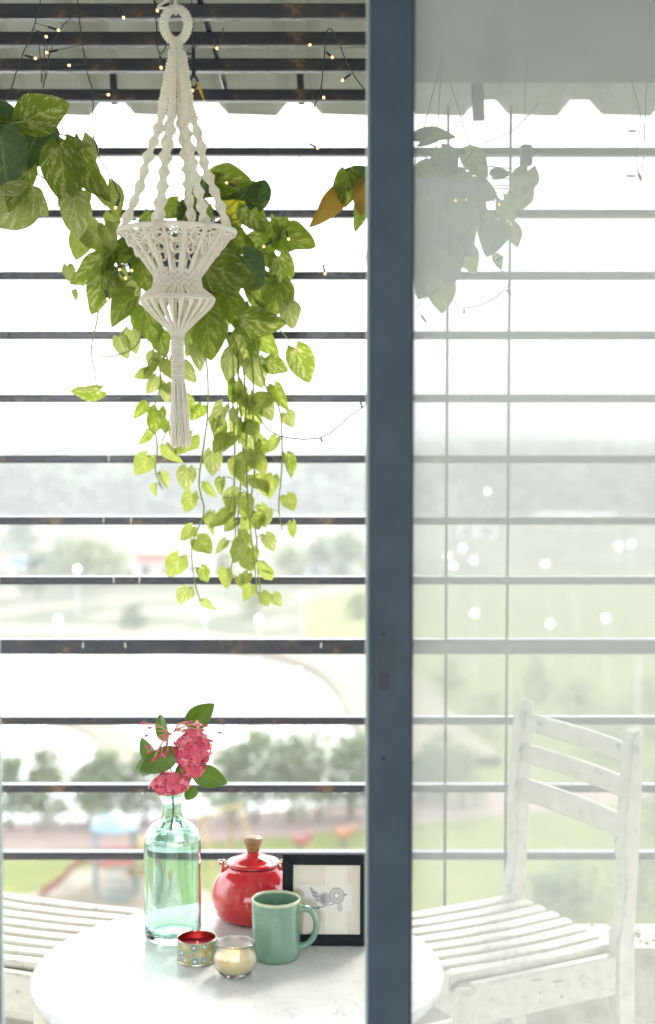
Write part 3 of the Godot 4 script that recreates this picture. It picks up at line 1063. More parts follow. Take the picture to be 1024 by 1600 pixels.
	rim.lathe([Vector2(0.0376, 0.0888), Vector2(0.0379, 0.0906), Vector2(0.0374, 0.0922), Vector2(0.0362, 0.0929), Vector2(0.0350, 0.0922), Vector2(0.0345, 0.0905), Vector2(0.0345, 0.0888)], 64)
	part(m, "rim", rim, mats.celadon_rim)
	var hd := MB.new()
	var hp := curve([Vector3(0.0345, 0.0755, 0), Vector3(0.0415, 0.0780, 0), Vector3(0.0520, 0.0755, 0), Vector3(0.0600, 0.0650, 0), Vector3(0.0622, 0.0500, 0), Vector3(0.0580, 0.0340, 0), Vector3(0.0490, 0.0235, 0), Vector3(0.0400, 0.0190, 0), Vector3(0.0345, 0.0185, 0)], 4)
	var hr := []
	for i in hp.size():
		var t := absf(i / float(hp.size() - 1) * 2.0 - 1.0)
		hr.append(0.0047 + 0.0028 * pow(t, 5.0))
	hd.tube(hp, hr, 14, false, true, 1.35)
	part(m, "handle", hd, mats.celadon)

	# picture frame leaning back
	var fp := on_level(510, 1478, top)
	var lean := -0.26
	var f := thing("picture_frame", "square black framed bird print leaning back beside the kettle", "picture frame", fp, -0.02)
	var X := Transform3D(Basis(Vector3.RIGHT, lean), Vector3(0, 0.0, 0))
	var S := 0.1405
	var bw := 0.0170
	for q in [[0, 0], [0, 1], [1, 0], [1, 1]]:
		# mitred sides
		var o: Array
		if q[0] == 0:
			var yb: float = S if q[1] else 0.0
			var yi: float = S - bw if q[1] else bw
			o = [Vector2(-S / 2, yb), Vector2(S / 2, yb), Vector2(S / 2 - bw, yi), Vector2(-S / 2 + bw, yi)]
		else:
			var sx: float = 1.0 if q[1] else -1.0
			o = [Vector2(sx * S / 2, 0), Vector2(sx * S / 2, S), Vector2(sx * (S / 2 - bw), S - bw), Vector2(sx * (S / 2 - bw), bw)]
		var r := MB.new()
		r.prism(o, 0.016, X * Transform3D(Basis(), Vector3(0, 0, -0.008)), 0.0012)
		part(f, "frame_side", r, mats.frame_wood)
	var pm := mat("bird_print", Color.WHITE, 0.6)
	pm.albedo_texture = bird_print()
	var pr2 := MB.new()
	var hi := S / 2 - bw + 0.002
	pr2.rows([PackedVector3Array([X * Vector3(-hi, S - bw + 0.002, -0.0065), X * Vector3(hi, S - bw + 0.002, -0.0065)]), PackedVector3Array([X * Vector3(-hi, bw - 0.002, -0.0065), X * Vector3(hi, bw - 0.002, -0.0065)])], false)
	part(f, "print", pr2, pm)
	var gp := MB.new()
	gp.rows([PackedVector3Array([X * Vector3(-hi, S - bw + 0.002, -0.0045), X * Vector3(hi, S - bw + 0.002, -0.0045)]), PackedVector3Array([X * Vector3(-hi, bw - 0.002, -0.0045), X * Vector3(hi, bw - 0.002, -0.0045)])], false)
	part(f, "glass_front", gp, mats.pane)
	var bk := MB.new()
	bk.box(Vector3(0, S / 2, -0.0145), Vector3(S - 0.01, S - 0.01, 0.002))
	part(f, "backing_board", bk, mats.frame_wood, X)
	var ez := MB.new()
	ez.box(Vector3(0, 0.045, -0.050), Vector3(0.03, 0.095, 0.003), Basis(Vector3.RIGHT, 0.35))
	part(f, "easel_strut", ez, mats.frame_wood)

	# candle in a printed tin
	var tp := on_level(308, 1499.5, top)
	var t := thing("tin_candle", "short printed candle tin with pink wax, beside the cream jar candle", "candle", tp)
	var tin := MB.new()
	tin.lathe([Vector2(0, 0.0012), Vector2(0.0290, 0.0012), Vector2(0.0300, 0.0), Vector2(0.0308, 0.0012), Vector2(0.0300, 0.0026)], 48)
	tin.lathe([Vector2(0.0300, 0.0335), Vector2(0.0306, 0.0345), Vector2(0.0302, 0.0356), Vector2(0.0294, 0.0350)], 48)
	part(t, "tin_rims", tin, mats.tin_metal)
	var wall := MB.new()
	wall.lathe([Vector2(0.0301, 0.0026), Vector2(0.0301, 0.0338)], 64)
	var tpm := mat("tin_print", Color.WHITE, 0.35)
	tpm.albedo_texture = tin_print()
	part(t, "printed_side", wall, tpm)
	var ins := MB.new()
	ins.lathe([Vector2(0.0292, 0.0350), Vector2(0.0292, 0.006), Vector2(0, 0.006)], 48)
	part(t, "tin_lining", ins, mats.tin_inside)
	var wax := MB.new()
	wax.lathe([Vector2(0.0288, 0.010), Vector2(0.0288, 0.0232), Vector2(0.0278, 0.0240), Vector2(0.014, 0.0233), Vector2(0, 0.0230)], 40)
	part(t, "wax", wax, mats.wax_red)
	candle_flame(t, Vector3(0.001, 0.0232, 0.006), 0.004)

	# candle in a round glass jar
	var jp := on_level(368, 1523, top)
	var j := thing("jar_candle", "round clear glass jar candle filled with cream wax", "candle", jp)
	var jar := MB.new()
	jar.lathe(smooth_profile([Vector2(0, 0.002), Vector2(0.014, 0.001), Vector2(0.0165, 0.0), Vector2(0.0195, 0.001), Vector2(0.0255, 0.006), Vector2(0.0310, 0.014), Vector2(0.0333, 0.0235), Vector2(0.0325, 0.0330), Vector2(0.0298, 0.0395), Vector2(0.0290, 0.0425), Vector2(0.0300, 0.0462), Vector2(0.0308, 0.0485), Vector2(0.0300, 0.0500), Vector2(0.0286, 0.0490), Vector2(0.0274, 0.0430), Vector2(0.0280, 0.0390), Vector2(0.0306, 0.0325), Vector2(0.0314, 0.0235), Vector2(0.0293, 0.0150), Vector2(0.0240, 0.0078), Vector2(0.0165, 0.0045), Vector2(0, 0.0045)]), 56)
	part(j, "glass_jar", jar, mats.jar_glass)
	var jw := MB.new()
	jw.lathe(smooth_profile([Vector2(0, 0.0049), Vector2(0.016, 0.0049), Vector2(0.0235, 0.0082), Vector2(0.0289, 0.0153), Vector2(0.0310, 0.0235), Vector2(0.0305, 0.0300), Vector2(0.0296, 0.0312), Vector2(0.012, 0.0304), Vector2(0, 0.0302)]), 48)
	part(j, "wax", jw, mats.wax_cream)
	candle_flame(j, Vector3(-0.002, 0.0303, 0.004), 0.005)

func candle_flame(t: Node3D, p: Vector3, h: float) -> void:
	var w := MB.new()
	w.tube([p, p + Vector3(0.0002, 0.003, 0), p + Vector3(0.0006, 0.005, 0)], 0.0006, 6)
	part(t, "wick", w, mats.wick)
	var f := MB.new()
	f.lathe([Vector2(0, 0), Vector2(h * 0.17, h * 0.12), Vector2(h * 0.21, h * 0.32), Vector2(h * 0.15, h * 0.62), Vector2(h * 0.06, h * 0.88), Vector2(0, h)], 12, p + Vector3(0.0004, 0.0042, 0))
	part(t, "flame", f, mats.flame)
	var l := OmniLight3D.new()
	l.name = "candle_flame_light"
	l.position = p + Vector3(0.0004, 0.0042 + h * 0.4, 0)
	l.light_color = Color(1.0, 0.72, 0.38)
	l.light_energy = 0.00002
	l.light_size = 0.002
	l.omni_range = 3.0
	l.omni_attenuation = 2.0
	l.shadow_enabled = true
	t.add_child(l)

func smooth_profile(p: Array) -> Array:
	var out := []
	for i in p.size() - 1:
		var p0: Vector2 = p[maxi(i - 1, 0)]
		var p3: Vector2 = p[mini(i + 2, p.size() - 1)]
		var n: int = clampi(int((p[i + 1] - p[i]).length() / 0.004), 1, 4)
		for s in n:
			var t := float(s) / n
			# straight spans stay straight; bends are eased
			var lp: Vector2 = p[i].lerp(p[i + 1], t)
			var cb: Vector2 = p[i].cubic_interpolate(p[i + 1], p0, p3, t)
			var q := lp.lerp(cb, 0.5)
			q.x = maxf(q.x, 0.0)
			out.append(q)
	out.append(p[p.size() - 1])
	return out

func wrapped_text(tm: TextMesh, radius: float, angle: float, y: float, slope: float, slant: float) -> ArrayMesh:
	var a := tm.get_mesh_arrays()
	var v: PackedVector3Array = a[Mesh.ARRAY_VERTEX]
	var n: PackedVector3Array = a[Mesh.ARRAY_NORMAL]
	for i in v.size():
		var p := v[i]
		var x := p.x + p.y * slant
		var yy := p.y + p.x * slope
		var t := angle + x / radius
		var r := radius + p.z - 0.0001
		v[i] = Vector3(r * sin(t), y + yy, r * cos(t))
		n[i] = n[i].rotated(Vector3.UP, t)
	a[Mesh.ARRAY_VERTEX] = v
	a[Mesh.ARRAY_NORMAL] = n
	a[Mesh.ARRAY_TANGENT] = null
	var m := ArrayMesh.new()
	m.add_surface_from_arrays(Mesh.PRIMITIVE_TRIANGLES, a)
	return m

func bird_print() -> ImageTexture:
	var nz := FastNoiseLite.new()
	nz.seed = 9
	nz.frequency = 1.0
	nz.fractal_octaves = 3
	var paper := lin(0.60, 0.52, 0.36)
	var band := lin(0.70, 0.64, 0.50)
	var slip := lin(0.62, 0.61, 0.55)
	var ink := lin(0.03, 0.03, 0.045)
	return painted(320, 320, func(u: float, v: float) -> Color:
		var c := paper
		if u > 0.48 and u < 0.80:
			c = band
		c = c * (0.97 + 0.06 * nz.get_noise_2d(u * 30.0, v * 30.0))
		if u > 0.13 and u < 0.86 and v > 0.30 and v < 0.66:
			c = slip.lerp(c, 0.25 + (0.35 if u > 0.48 and u < 0.8 else 0.0))
		var d := 0.0
		var p := Vector2(u, v)
		# round body with a dark core
		var b := p.distance_to(Vector2(0.470, 0.490))
		if b < 0.068:
			d = maxf(d, 1.0 - smoothstep(0.42, 0.54, u) * 0.75)
		if absf(b - 0.080) < 0.006:
			d = maxf(d, 0.8)
		# plumed tail to the upper left
		var tl := p - Vector2(0.345, 0.44)
		var ang := atan2(tl.y, tl.x)
		var along := (p - Vector2(0.26, 0.335)).dot(Vector2(0.62, 0.78))
		var side := (p - Vector2(0.26, 0.335)).dot(Vector2(0.78, -0.62))
		if along > 0.0 and along < 0.23 and absf(side) < 0.012 + along * 0.28 - along * along * 0.55 and b > 0.09:
			if sin(side * 150.0 + along * 30.0) * sin(along * 110.0 + side * 40.0) > -0.45:
				d = maxf(d, 0.9)
		# stippled ring head with a pale eye
		var h := p.distance_to(Vector2(0.645, 0.445))
		if h > 0.040 and h < 0.105:
			var ring := sin(h * 330.0)
			var dots := sin(atan2(p.y - 0.445, p.x - 0.645) * 26.0)
			if ring * dots > 0.05:
				d = maxf(d, 0.75)
		if absf(h - 0.038) < 0.005 or absf(h - 0.108) < 0.005:
			d = maxf(d, 0.7)
		# beak
		var bk := p - Vector2(0.745, 0.430)
		if bk.x > 0 and bk.x < 0.065 and absf(bk.y) < (0.065 - bk.x) * 0.30:
			d = maxf(d, 0.6)
		# feet and a hanging seed head
		for q in [[0.30, 0.620, 0.43, 0.600], [0.36, 0.635, 0.46, 0.585], [0.44, 0.605, 0.60, 0.560]]:
			var s0 := Vector2(q[0], q[1])
			var s1 := Vector2(q[2], q[3])
			if p.distance_to(Geometry2D.get_closest_point_to_segment(p, s0, s1)) < 0.006:
				d = maxf(d, 0.75)
		if p.distance_to(Vector2(0.315, 0.620)) < 0.014:
			d = maxf(d, 0.75)
		var e := (p - Vector2(0.690, 0.605)) / Vector2(0.040, 0.062)
		if e.length() < 1.0 and sin(e.x * 9.0) * sin(e.y * 8.0) > 0.0:
			d = maxf(d, 0.6)
		return c.lerp(ink, minf(1.0, d * 1.15)))

func tin_print() -> ImageTexture:
	var g := RandomNumberGenerator.new()
	g.seed = 77
	var cols := [lin(0.17, 0.33, 0.38), lin(0.46, 0.44, 0.33), lin(0.11, 0.27, 0.38), lin(0.26, 0.36, 0.32), lin(0.50, 0.46, 0.37)]
	var core := [lin(0.70, 0.16, 0.07), lin(0.60, 0.42, 0.08), lin(0.75, 0.72, 0.62)]
	var discs := []
	for k in 36:
		var row := k % 3
		discs.append([Vector2((k / 3 + 0.5 * (row % 2) + g.randf_range(-0.12, 0.12)) / 12.0, (row + 0.5 + g.randf_range(-0.1, 0.1)) / 3.0), g.randf_range(0.32, 0.42), cols[g.randi() % 5], core[g.randi() % 3]])
	return painted(768, 96, func(u: float, v: float) -> Color:
		var c := lin(0.36, 0.36, 0.04)
		for d in discs:
			var e := Vector2(u - d[0].x, (v - d[0].y) / 5.9)
			e.x -= roundf(e.x)
			var r: float = e.length() * 12.0 / d[1]
			var a := e.angle()
			if r < 0.30:
				c = d[3]
			elif r < 0.42:
				c = lin(0.7, 0.68, 0.58)
			elif r < 0.92 + 0.06 * sin(a * 10.0):
				c = d[2] * (0.9 + 0.15 * sin(a * 14.0))
			elif r < 1.04 and c.g < 0.75:
				c = lin(0.62, 0.60, 0.42)
		return c)

# ------------------------------------------------------------------ flower sprig
func build_sprig() -> void:
	var z := -on_level(270.5, 1465, TABLE_Y).z
	var root := at(268, 1297, z)
	var s := thing("flower_sprig", "pink flower sprig with dark green leaves standing in the green bottle", "flower", root)
	var stem := MB.new()
	var line := []
	for q in [[267, 1297, 0.0], [269, 1285, 0.002], [271, 1262, 0.004], [270, 1240, 0.006], [272, 1215, 0.010], [280, 1195, 0.010], [290, 1180, 0.012]]:
		line.append(at(q[0], q[1], z - q[2]) - root)
	stem.tube(curve(line, 4), 0.0017, 7)
	var st2 := []
	for q in [[272, 1212, 0.010], [262, 1190, 0.014], [262, 1165, 0.014], [258, 1148, 0.014]]:
		st2.append(at(q[0], q[1], z - q[2]) - root)
	stem.tube(curve(st2, 4), 0.0013, 6)
	part(s, "stem", stem, mats.stem_dark)
	# oval leaves: centre, length in photo pixels, direction of the tip, turn
	var L := [[312, 1120, 62, 128, 0.15, -0.4, -0.010], [253, 1137, 46, 205, 0.5, 0.3, -0.004], [326, 1214, 70, 58, -0.1, 0.1, 0.016], [250, 1188, 72, -66, 0.25, -0.3, 0.022], [226, 1198, 44, -80, -0.2, 0.5, 0.006], [232, 1176, 56, -140, 0.45, 0.2, -0.002], [298, 1240, 36, -30, 0.2, 0.3, 0.012], [288, 1212, 44, 40, 0.3, 0.6, 0.000]]
	for q in L:
		place_leaf(s, oval_leaf, mats.leaf_glossy, q[0], q[1], q[2], q[3], z - q[6], q[4], q[5], root)
	# flower heads
	var fl := floret_mesh(0.0082)
	var heads := [[301, 1172, 29, 33, 120, 0.016], [266, 1224, 31, 18, 74, 0.018], [302, 1202, 17, 12, 16, 0.020]]
	for hI in heads.size():
		var q: Array = heads[hI]
		var c := at(q[0], q[1], z - q[5]) - root
		var head := MB.new()
		head.ball(c + Vector3(0, 0, -0.006), Vector3(q[2], q[3], 16) * 0.00052, 10, 7)
		var hd := part(s, "flower_head", head, mats.petal)
		for k in q[4]:
			var g: float = (k + 0.5) / q[4]
			var el := acos(1.0 - 1.15 * g)
			var az: float = k * 2.399963 + hI
			var d := Vector3(sin(el) * cos(az), sin(el) * sin(az), cos(el))
			var p: Vector3 = c + Vector3(d.x * q[2], d.y * q[3], d.z * 20.0) * 0.00094 * rnd(0.84, 1.10)
			var nn := (d + Vector3(rnd(-0.5, 0.5), rnd(-0.5, 0.5), rnd(-0.2, 0.4))).normalized()
			var bas := Basis.looking_at(-nn, Vector3(0.2, 1, 0.1)) * Basis(Vector3.BACK, rnd(0, TAU))
			part(hd, "floret", fl, [mats.petal, mats.petal, mats.petal_light, mats.petal_deep][rng.randi() % 4], Transform3D(bas.scaled(Vector3.ONE * rnd(0.85, 1.2)), p))
	# loose spray of tubes and closed buds on the left
	var o := at(266, 1146, z - 0.016) - root
	var sprays := [[228, 1130], [238, 1137], [233, 1148], [262, 1158], [236, 1172], [246, 1180], [252, 1177], [241, 1184], [258, 1174], [234, 1164], [262, 1170], [270, 1166], [294, 1128], [258, 1150], [312, 1140], [318, 1134], [340, 1144], [327, 1156], [250, 1168], [305, 1132], [283, 1152], [272, 1158], [300, 1148], [288, 1130]]
	for q in sprays:
		var e := at(q[0], q[1], z - 0.020 - rnd(0.0, 0.014)) - root
		var src := o if q[0] < 285 else at(272, 1142, z - 0.014) - root
		var mid := (src + e) * 0.5 + Vector3(0, 0.006, 0.004)
		var tb := MB.new()
		tb.tube(curve([src, mid, e], 4), 0.00085, 5)
		var tp := part(s, "flower_tube", tb, mats.flower_tube)
		var bd := MB.new()
		var dr := (e - mid).normalized()
		bd.tube([e, e + dr * 0.003, e + dr * 0.006, e + dr * 0.0085], [0.0010, 0.0022, 0.0019, 0.0004], 7)
		part(tp, "bud", bd, mats.bud)
		if rng.randf() < 0.3:
			part(tp, "floret", fl, mats.petal_light, Transform3D(Basis(Vector3.UP, rnd(-1, 1)) * Basis(Vector3.RIGHT, rnd(-0.7, 0.7)), e + dr * 0.004))

func floret_mesh(r: float) -> ArrayMesh:
	var mb := MB.new()
	for k in 4:
		var bas := Basis(Vector3.BACK, k * PI / 2)
		var rs := []
		for i in 5:
			var t := i / 4.0
			var w := r * 0.36 * sin(PI * clampf(t * 0.92 + 0.06, 0, 1))
			var z := r * (0.30 * t - 0.42 * t * t)
			rs.append(PackedVector3Array([bas * Vector3(-w, r * t, z - w * 0.2), bas * Vector3(0, r * t, z + w * 0.25), bas * Vector3(w, r * t, z - w * 0.2)]))
		mb.rows(rs, false)
	mb.tube([Vector3(0, 0, 0.001), Vector3(0, 0, -r * 1.1)], 0.0005, 5)
	mb.ball(Vector3(0, 0, 0.0008), Vector3.ONE * 0.0008, 5, 4)
	return mb.mesh()

# ------------------------------------------------------------------ leaves and hanging plants
var oval_leaf: ArrayMesh
var heart_leaves := []

func leaf_mesh(width: float, heart: float, curl: float, fold: float, wave: float, bend: float) -> ArrayMesh:
	var mb := MB.new()
	var rs := []
	for i in 12:
		var v := lerpf(0.015, 1.0, i / 11.0)
		var w := width * pow(maxf(0.0, sin(PI * pow(v, 0.60 if heart > 0 else 0.85))), 0.78)
		var row := PackedVector3Array()
		for j in 9:
			var u := (j - 4) / 4.0
			var y := -v + heart * absf(u) * exp(-v * 4.5) * 1.2
			var z := -curl * v * v + fold * absf(u) * w + wave * sin(v * 10.0 + u * 2.0 + curl * 30.0) * u * u * w
			row.append(Vector3(u * w + bend * v * v, y, z))
		rs.append(row)
	mb.rows(rs, false)
	for i in 12:
		for j in 9:
			mb.uv[i * 9 + j] = Vector2(j / 8.0, i / 11.0)
	return mb.mesh()

func make_leaves() -> void:
	heart_leaves = [leaf_mesh(0.42, 0.18, 0.22, 0.22, 0.10, 0.04), leaf_mesh(0.48, 0.24, 0.10, 0.12, 0.16, -0.05), leaf_mesh(0.36, 0.16, 0.40, 0.40, 0.08, 0.10), leaf_mesh(0.38, 0.22, -0.12, 0.30, 0.14, -0.08), leaf_mesh(0.28, 0.14, 0.30, 0.75, 0.12, 0.06)]
	oval_leaf = leaf_mesh(0.29, 0.0, 0.14, 0.22, 0.05, 0.03)

func place_leaf(parent: Node3D, m: Mesh, material: Material, px: float, py: float, len_px: float, ang: float, z: float, yaw: float, pitch: float, root: Vector3) -> Vector3:
	var a := deg_to_rad(ang)
	var d := Vector3(sin(a), -cos(a), 0)
	var y := -d
	var bas := Basis(y.cross(Vector3.BACK), y, Vector3.BACK)
	bas = bas * Basis(Vector3.UP, yaw) * Basis(Vector3.RIGHT, pitch)
	var len := len_px * z / FOCAL * 0.95 / maxf(0.55, cos(pitch))
	var tip := bas * Vector3(0, -len, 0)
	var base := at(px, py, z) - tip * 0.5
	part(parent, "leaf", m, material, Transform3D(bas.scaled_local(Vector3.ONE * len), base - root))
	return base

func petioles(parent: Node3D, bases: Array, hub: Vector3, root: Vector3, m: Material) -> void:
	for b in bases:
		var mb := MB.new()
		var s: Vector3 = b - root
		var h := hub - root + Vector3(rnd(-0.03, 0.03), rnd(-0.03, 0.02), rnd(-0.03, 0.02))
		var mid := s.lerp(h, 0.5) + Vector3(rnd(-0.01, 0.01), rnd(0.0, 0.03), rnd(-0.02, 0.0))
		mb.tube(curve([s, mid, h], 4), 0.0014, 5)
		part(parent, "leaf_stalk", mb, m)

func hanging_pot(p: Node3D, c: Vector3, r: float, h: float, hang_y: float) -> void:
	var mb := MB.new()
	mb.lathe([Vector2(0, -h / 2), Vector2(r * 0.72, -h / 2), Vector2(r * 0.76, -h * 0.46), Vector2(r * 0.95, h * 0.36), Vector2(r * 1.04, h * 0.38), Vector2(r * 1.04, h / 2), Vector2(r * 0.95, h / 2), Vector2(r * 0.93, h * 0.38), Vector2(0, h * 0.36)], 28, c)
	part(p, "pot", mb, mats.pot)
	var so := MB.new()
	so.lathe([Vector2(r * 0.92, h * 0.37), Vector2(0, h * 0.40)], 20, c)
	part(p, "soil", so, mats.soil)
	for k in 3:
		var a := TAU * k / 3 + 0.4
		var w := MB.new()
		w.tube([c + Vector3(r * cos(a), h * 0.45, r * sin(a)), Vector3(c.x, hang_y, c.z)], 0.0012, 5)
		part(p, "hanger_wire", w, mats.wire)

func build_plants() -> void:
	var M := {"d": mats.leaf_dark, "m": mats.leaf_mid, "v": mats.leaf_vein, "p": mats.leaf_pale, "l": mats.leaf_lime, "y": mats.leaf_yellow, "a": mats.leaf_amber}
	# ---- the big trailing plant behind the macrame hanger
	var z := 3.02
	var pot := at(292, 425, z + 0.02)
	var p := thing("pothos_plant", "large trailing variegated pothos behind the macrame hanger, vines hanging down", "plant", pot)
	hanging_pot(p, Vector3.ZERO, 0.075, 0.13, 2.255 - pot.y)
	var bases := []
	var list := [
		[356, 283, 62, 75, "m", 0.3, -0.7, 0.00], [352, 296, 44, 60, "d", 0.0, 0.3, -0.04], [408, 296, 60, 170, "d", 0.2, 0.3, 0.05], [366, 332, 66, 20, "y", 0.2, 0.0, -0.06],
		[398, 344, 54, 25, "v", -0.3, 0.2, 0.05], [466, 374, 60, 62, "m", 0.5, -0.5, 0.02], [312, 300, 40, -30, "d", 0.0, 0.4, -0.02], [305, 318, 40, 20, "m", 0.3, 0.0, -0.03],
		[358, 428, 86, 68, "v", -0.2, -0.2, 0.08], [398, 424, 56, 40, "d", 0.2, 0.2, 0.05], [412, 508, 76, 70, "v", -0.3, 0.1, 0.06], [366, 492, 62, 20, "m", 0.4, -0.2, 0.04], [326, 530, 74, 6, "m", 0.2, 0.1, 0.07],
		[456, 496, 40, 20, "p", 0.4, 0.2, 0.02], [473, 574, 66, 24, "v", 0.2, 0.2, 0.03], [428, 372, 54, 10, "m", -0.5, 0.1, 0.00], [440, 430, 60, 15, "v", 0.5, 0.2, 0.00], [432, 470, 58, -10, "m", 0.3, 0.0, 0.02],
		[184, 482, 68, -58, "m", -0.3, 0.2, 0.06], [152, 462, 66, -12, "v", 0.6, 0.1, 0.05], [124, 384, 50, -15, "l", 0.3, 0.1, 0.0], [148, 372, 48, 30, "l", -0.2, 0.2, 0.01], [170, 372, 44, 15, "l", 0.2, 0.0, 0.02], [132, 424, 64, -70, "v", 0.8, -0.5, 0.02],
		[226, 432, 56, 15, "m", 0.3, 0.0, 0.01], [236, 508, 64, 24, "m", 0.5, 0.1, 0.05], [192, 545, 40, 20, "p", 0.2, 0.1, 0.03], [212, 535, 40, 15, "p", -0.3, 0.1, 0.02], [132, 614, 52, -70, "v", 0.9, 0.2, 0.03],
		[108, 428, 26, 10, "p", 0.7, 0.0, 0.0], [118, 462, 18, 20, "p", 0.7, 0.0, 0.0], [222, 585, 28, -60, "l", 0.3, 0.2, 0.02], [234, 578, 34, -12, "v", 1.0, 0.2, 0.02], [255, 540, 40, 30, "m", 0.6, 0.2, 0.0],
		[170, 440, 58, 30, "d", 0.2, 0.2, -0.02], [195, 400, 52, 60, "m", 0.3, -0.2, -0.02], [205, 462, 48, 20, "p", 0.4, 0.0, -0.03], [160, 410, 50, -40, "m", -0.3, 0.2, -0.01], [186, 438, 44, 10, "l", 0.4, 0.0, -0.02],
		[375, 380, 60, 70, "m", 0.2, 0.3, -0.04], [345, 380, 56, -10, "d", 0.3, 0.2, -0.05], [330, 450, 60, 12, "d", 0.2, 0.0, -0.05], [400, 460, 62, 10, "m", 0.3, 0.1, -0.02], [345, 470, 66, -8, "m", -0.3, 0.1, 0.0], [385, 548, 60, 15, "v", 0.2, 0.2, 0.03],
		[300, 480, 52, 5, "m", 0.5, 0.2, -0.04], [416, 540, 52, 30, "m", -0.2, 0.1, 0.0], [360, 575, 50, -5, "p", 0.3, 0.0, 0.03], [402, 585, 50, 20, "p", 0.2, 0.0, 0.02], [435, 572, 36, 70, "v", 0.3, -0.2, 0.02], [310, 560, 46, 25, "p", 0.6, 0.1, 0.0],
		[378, 300, 40, -60, "d", 0.3, 0.6, -0.05], [250, 372, 46, 20, "d", 0.3, 0.2, -0.06], [268, 330, 36, -40, "m", 0.2, 0.3, -0.05], [226, 352, 40, -30, "m", 0.4, 0.2, -0.05], [182, 318, 40, 20, "l", 0.5, 0.2, 0.02], [176, 350, 34, 10, "l", 0.3, 0.1, 0.0],
		[455, 362, 40, 90, "m", 0.4, 0.5, -0.02], [420, 408, 48, 60, "v", 0.6, 0.0, 0.0], [448, 462, 46, 30, "p", 0.7, 0.1, -0.02]]
	for i in list.size():
		var q: Array = list[i]
		bases.append(place_leaf(p, heart_leaves[i % 4], M[q[4]], q[0], q[1], q[2], q[3], z - q[7], q[5], q[6], pot))
	# the rest of the bush
	for i in 36:
		var a := rnd(0, TAU)
		var r := sqrt(rnd(0.02, 1.0))
		var px := 308.0 + cos(a) * r * 118.0
		var py := 430.0 + sin(a) * r * 120.0
		if px < 240 and py > 480: continue
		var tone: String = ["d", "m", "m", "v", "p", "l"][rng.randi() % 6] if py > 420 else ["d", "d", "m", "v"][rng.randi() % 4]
		bases.append(place_leaf(p, heart_leaves[i % 5], M[tone], px, py, rnd(30, 54), rnd(-60, 60) + (px - 308) * 0.2, z + rnd(0.0, 0.13), rnd(-0.9, 0.9), rnd(-0.4, 0.5), pot))
	petioles(p, bases, pot + Vector3(0, 0.06, 0), pot, mats.vine)
	# trailing vines, measured in the photograph
	var vines := [
		[[262, 470], [248, 540], [251, 600], [240, 645], [246, 700], [243, 735], [254, 764]],
		[[300, 500], [322, 560], [325, 640], [318, 700], [311, 755], [319, 800], [301, 850], [303, 900], [313, 940]],
		[[350, 500], [365, 570], [364, 640], [367, 700], [366, 780], [368, 840], [362, 885], [356, 905]],
		[[376, 500], [394, 560], [396, 650], [399, 720], [393, 785], [401, 840], [402, 880], [409, 936]],
		[[398, 520], [414, 600], [437, 640], [441, 720], [436, 790], [441, 828]],
		[[362, 520], [381, 580], [385, 690], [388, 790], [398, 880], [402, 928]],
		[[372, 540], [374, 620], [380, 690], [376, 760], [372, 820], [380, 862]],
		[[160, 440], [152, 500], [143, 545], [149, 585], [151, 603]],
		[[226, 500], [213, 540], [180, 556], [156, 555], [144, 540]],
		[[240, 480], [262, 560], [272, 600], [265, 660], [253, 690]]]
	for vi in vines.size():
		var pts := []
		var zz := z - 0.02 - 0.018 * (vi % 3)
		for q in vines[vi]:
			pts.append(at(q[0], q[1], zz + rnd(-0.012, 0.012)) - pot)
		var c := curve(pts, 5)
		var rad := []
		for i in c.size():
			rad.append(lerpf(0.0022, 0.0012, i / float(c.size())))
		var mb := MB.new()
		mb.tube(c, rad, 6)
		part(p, "vine", mb, mats.vine if vi != 6 else mats.vine_brown)
		if vi in [7, 8]: continue
		# leaves alternate along the lower vine
		var acc := 0.0
		var side := 1.0 if vi % 2 else -1.0
		for i in range(1, c.size()):
			acc += (c[i] - c[i - 1]).length()
			var t := i / float(c.size())
			var gapn := lerpf(0.024, 0.027, t)
			if acc < gapn or t < 0.22: continue
			acc = 0.0
			side = -side
			var len := rnd(0.034, 0.056) * lerpf(1.15, 0.78, t)
			var a := rnd(0.05, 0.75) * side
			var node: Vector3 = c[i]
			var stalk_end := node + Vector3(side * rnd(0.008, 0.026), rnd(0.0, 0.014), rnd(-0.01, 0.02))
			var bas := Basis(Vector3.BACK, a) * Basis(Vector3.UP, rnd(-0.8, 0.8)) * Basis(Vector3.RIGHT, rnd(-0.5, 0.35))
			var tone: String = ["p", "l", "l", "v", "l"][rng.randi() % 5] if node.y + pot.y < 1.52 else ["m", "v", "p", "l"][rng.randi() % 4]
			part(p, "leaf", heart_leaves[rng.randi() % 5], M[tone], Transform3D(bas.scaled_local(Vector3(len * 1.05, len, len)), stalk_end))
			var sk := MB.new()
			sk.tube([node, node.lerp(stalk_end, 0.6) + Vector3(0, 0.004, 0), stalk_end], 0.0009, 5)
			part(p, "leaf_stalk", sk, mats.vine)
	# ---- plant at the upper left, nearer
	z = 2.55
	pot = at(-60, 255, z + 0.06)
	p = thing("pothos_plant", "variegated pothos with big marbled leaves at the top left", "plant", pot)
	hanging_pot(p, Vector3.ZERO, 0.085, 0.13, 2.255 - pot.y)
	bases = []
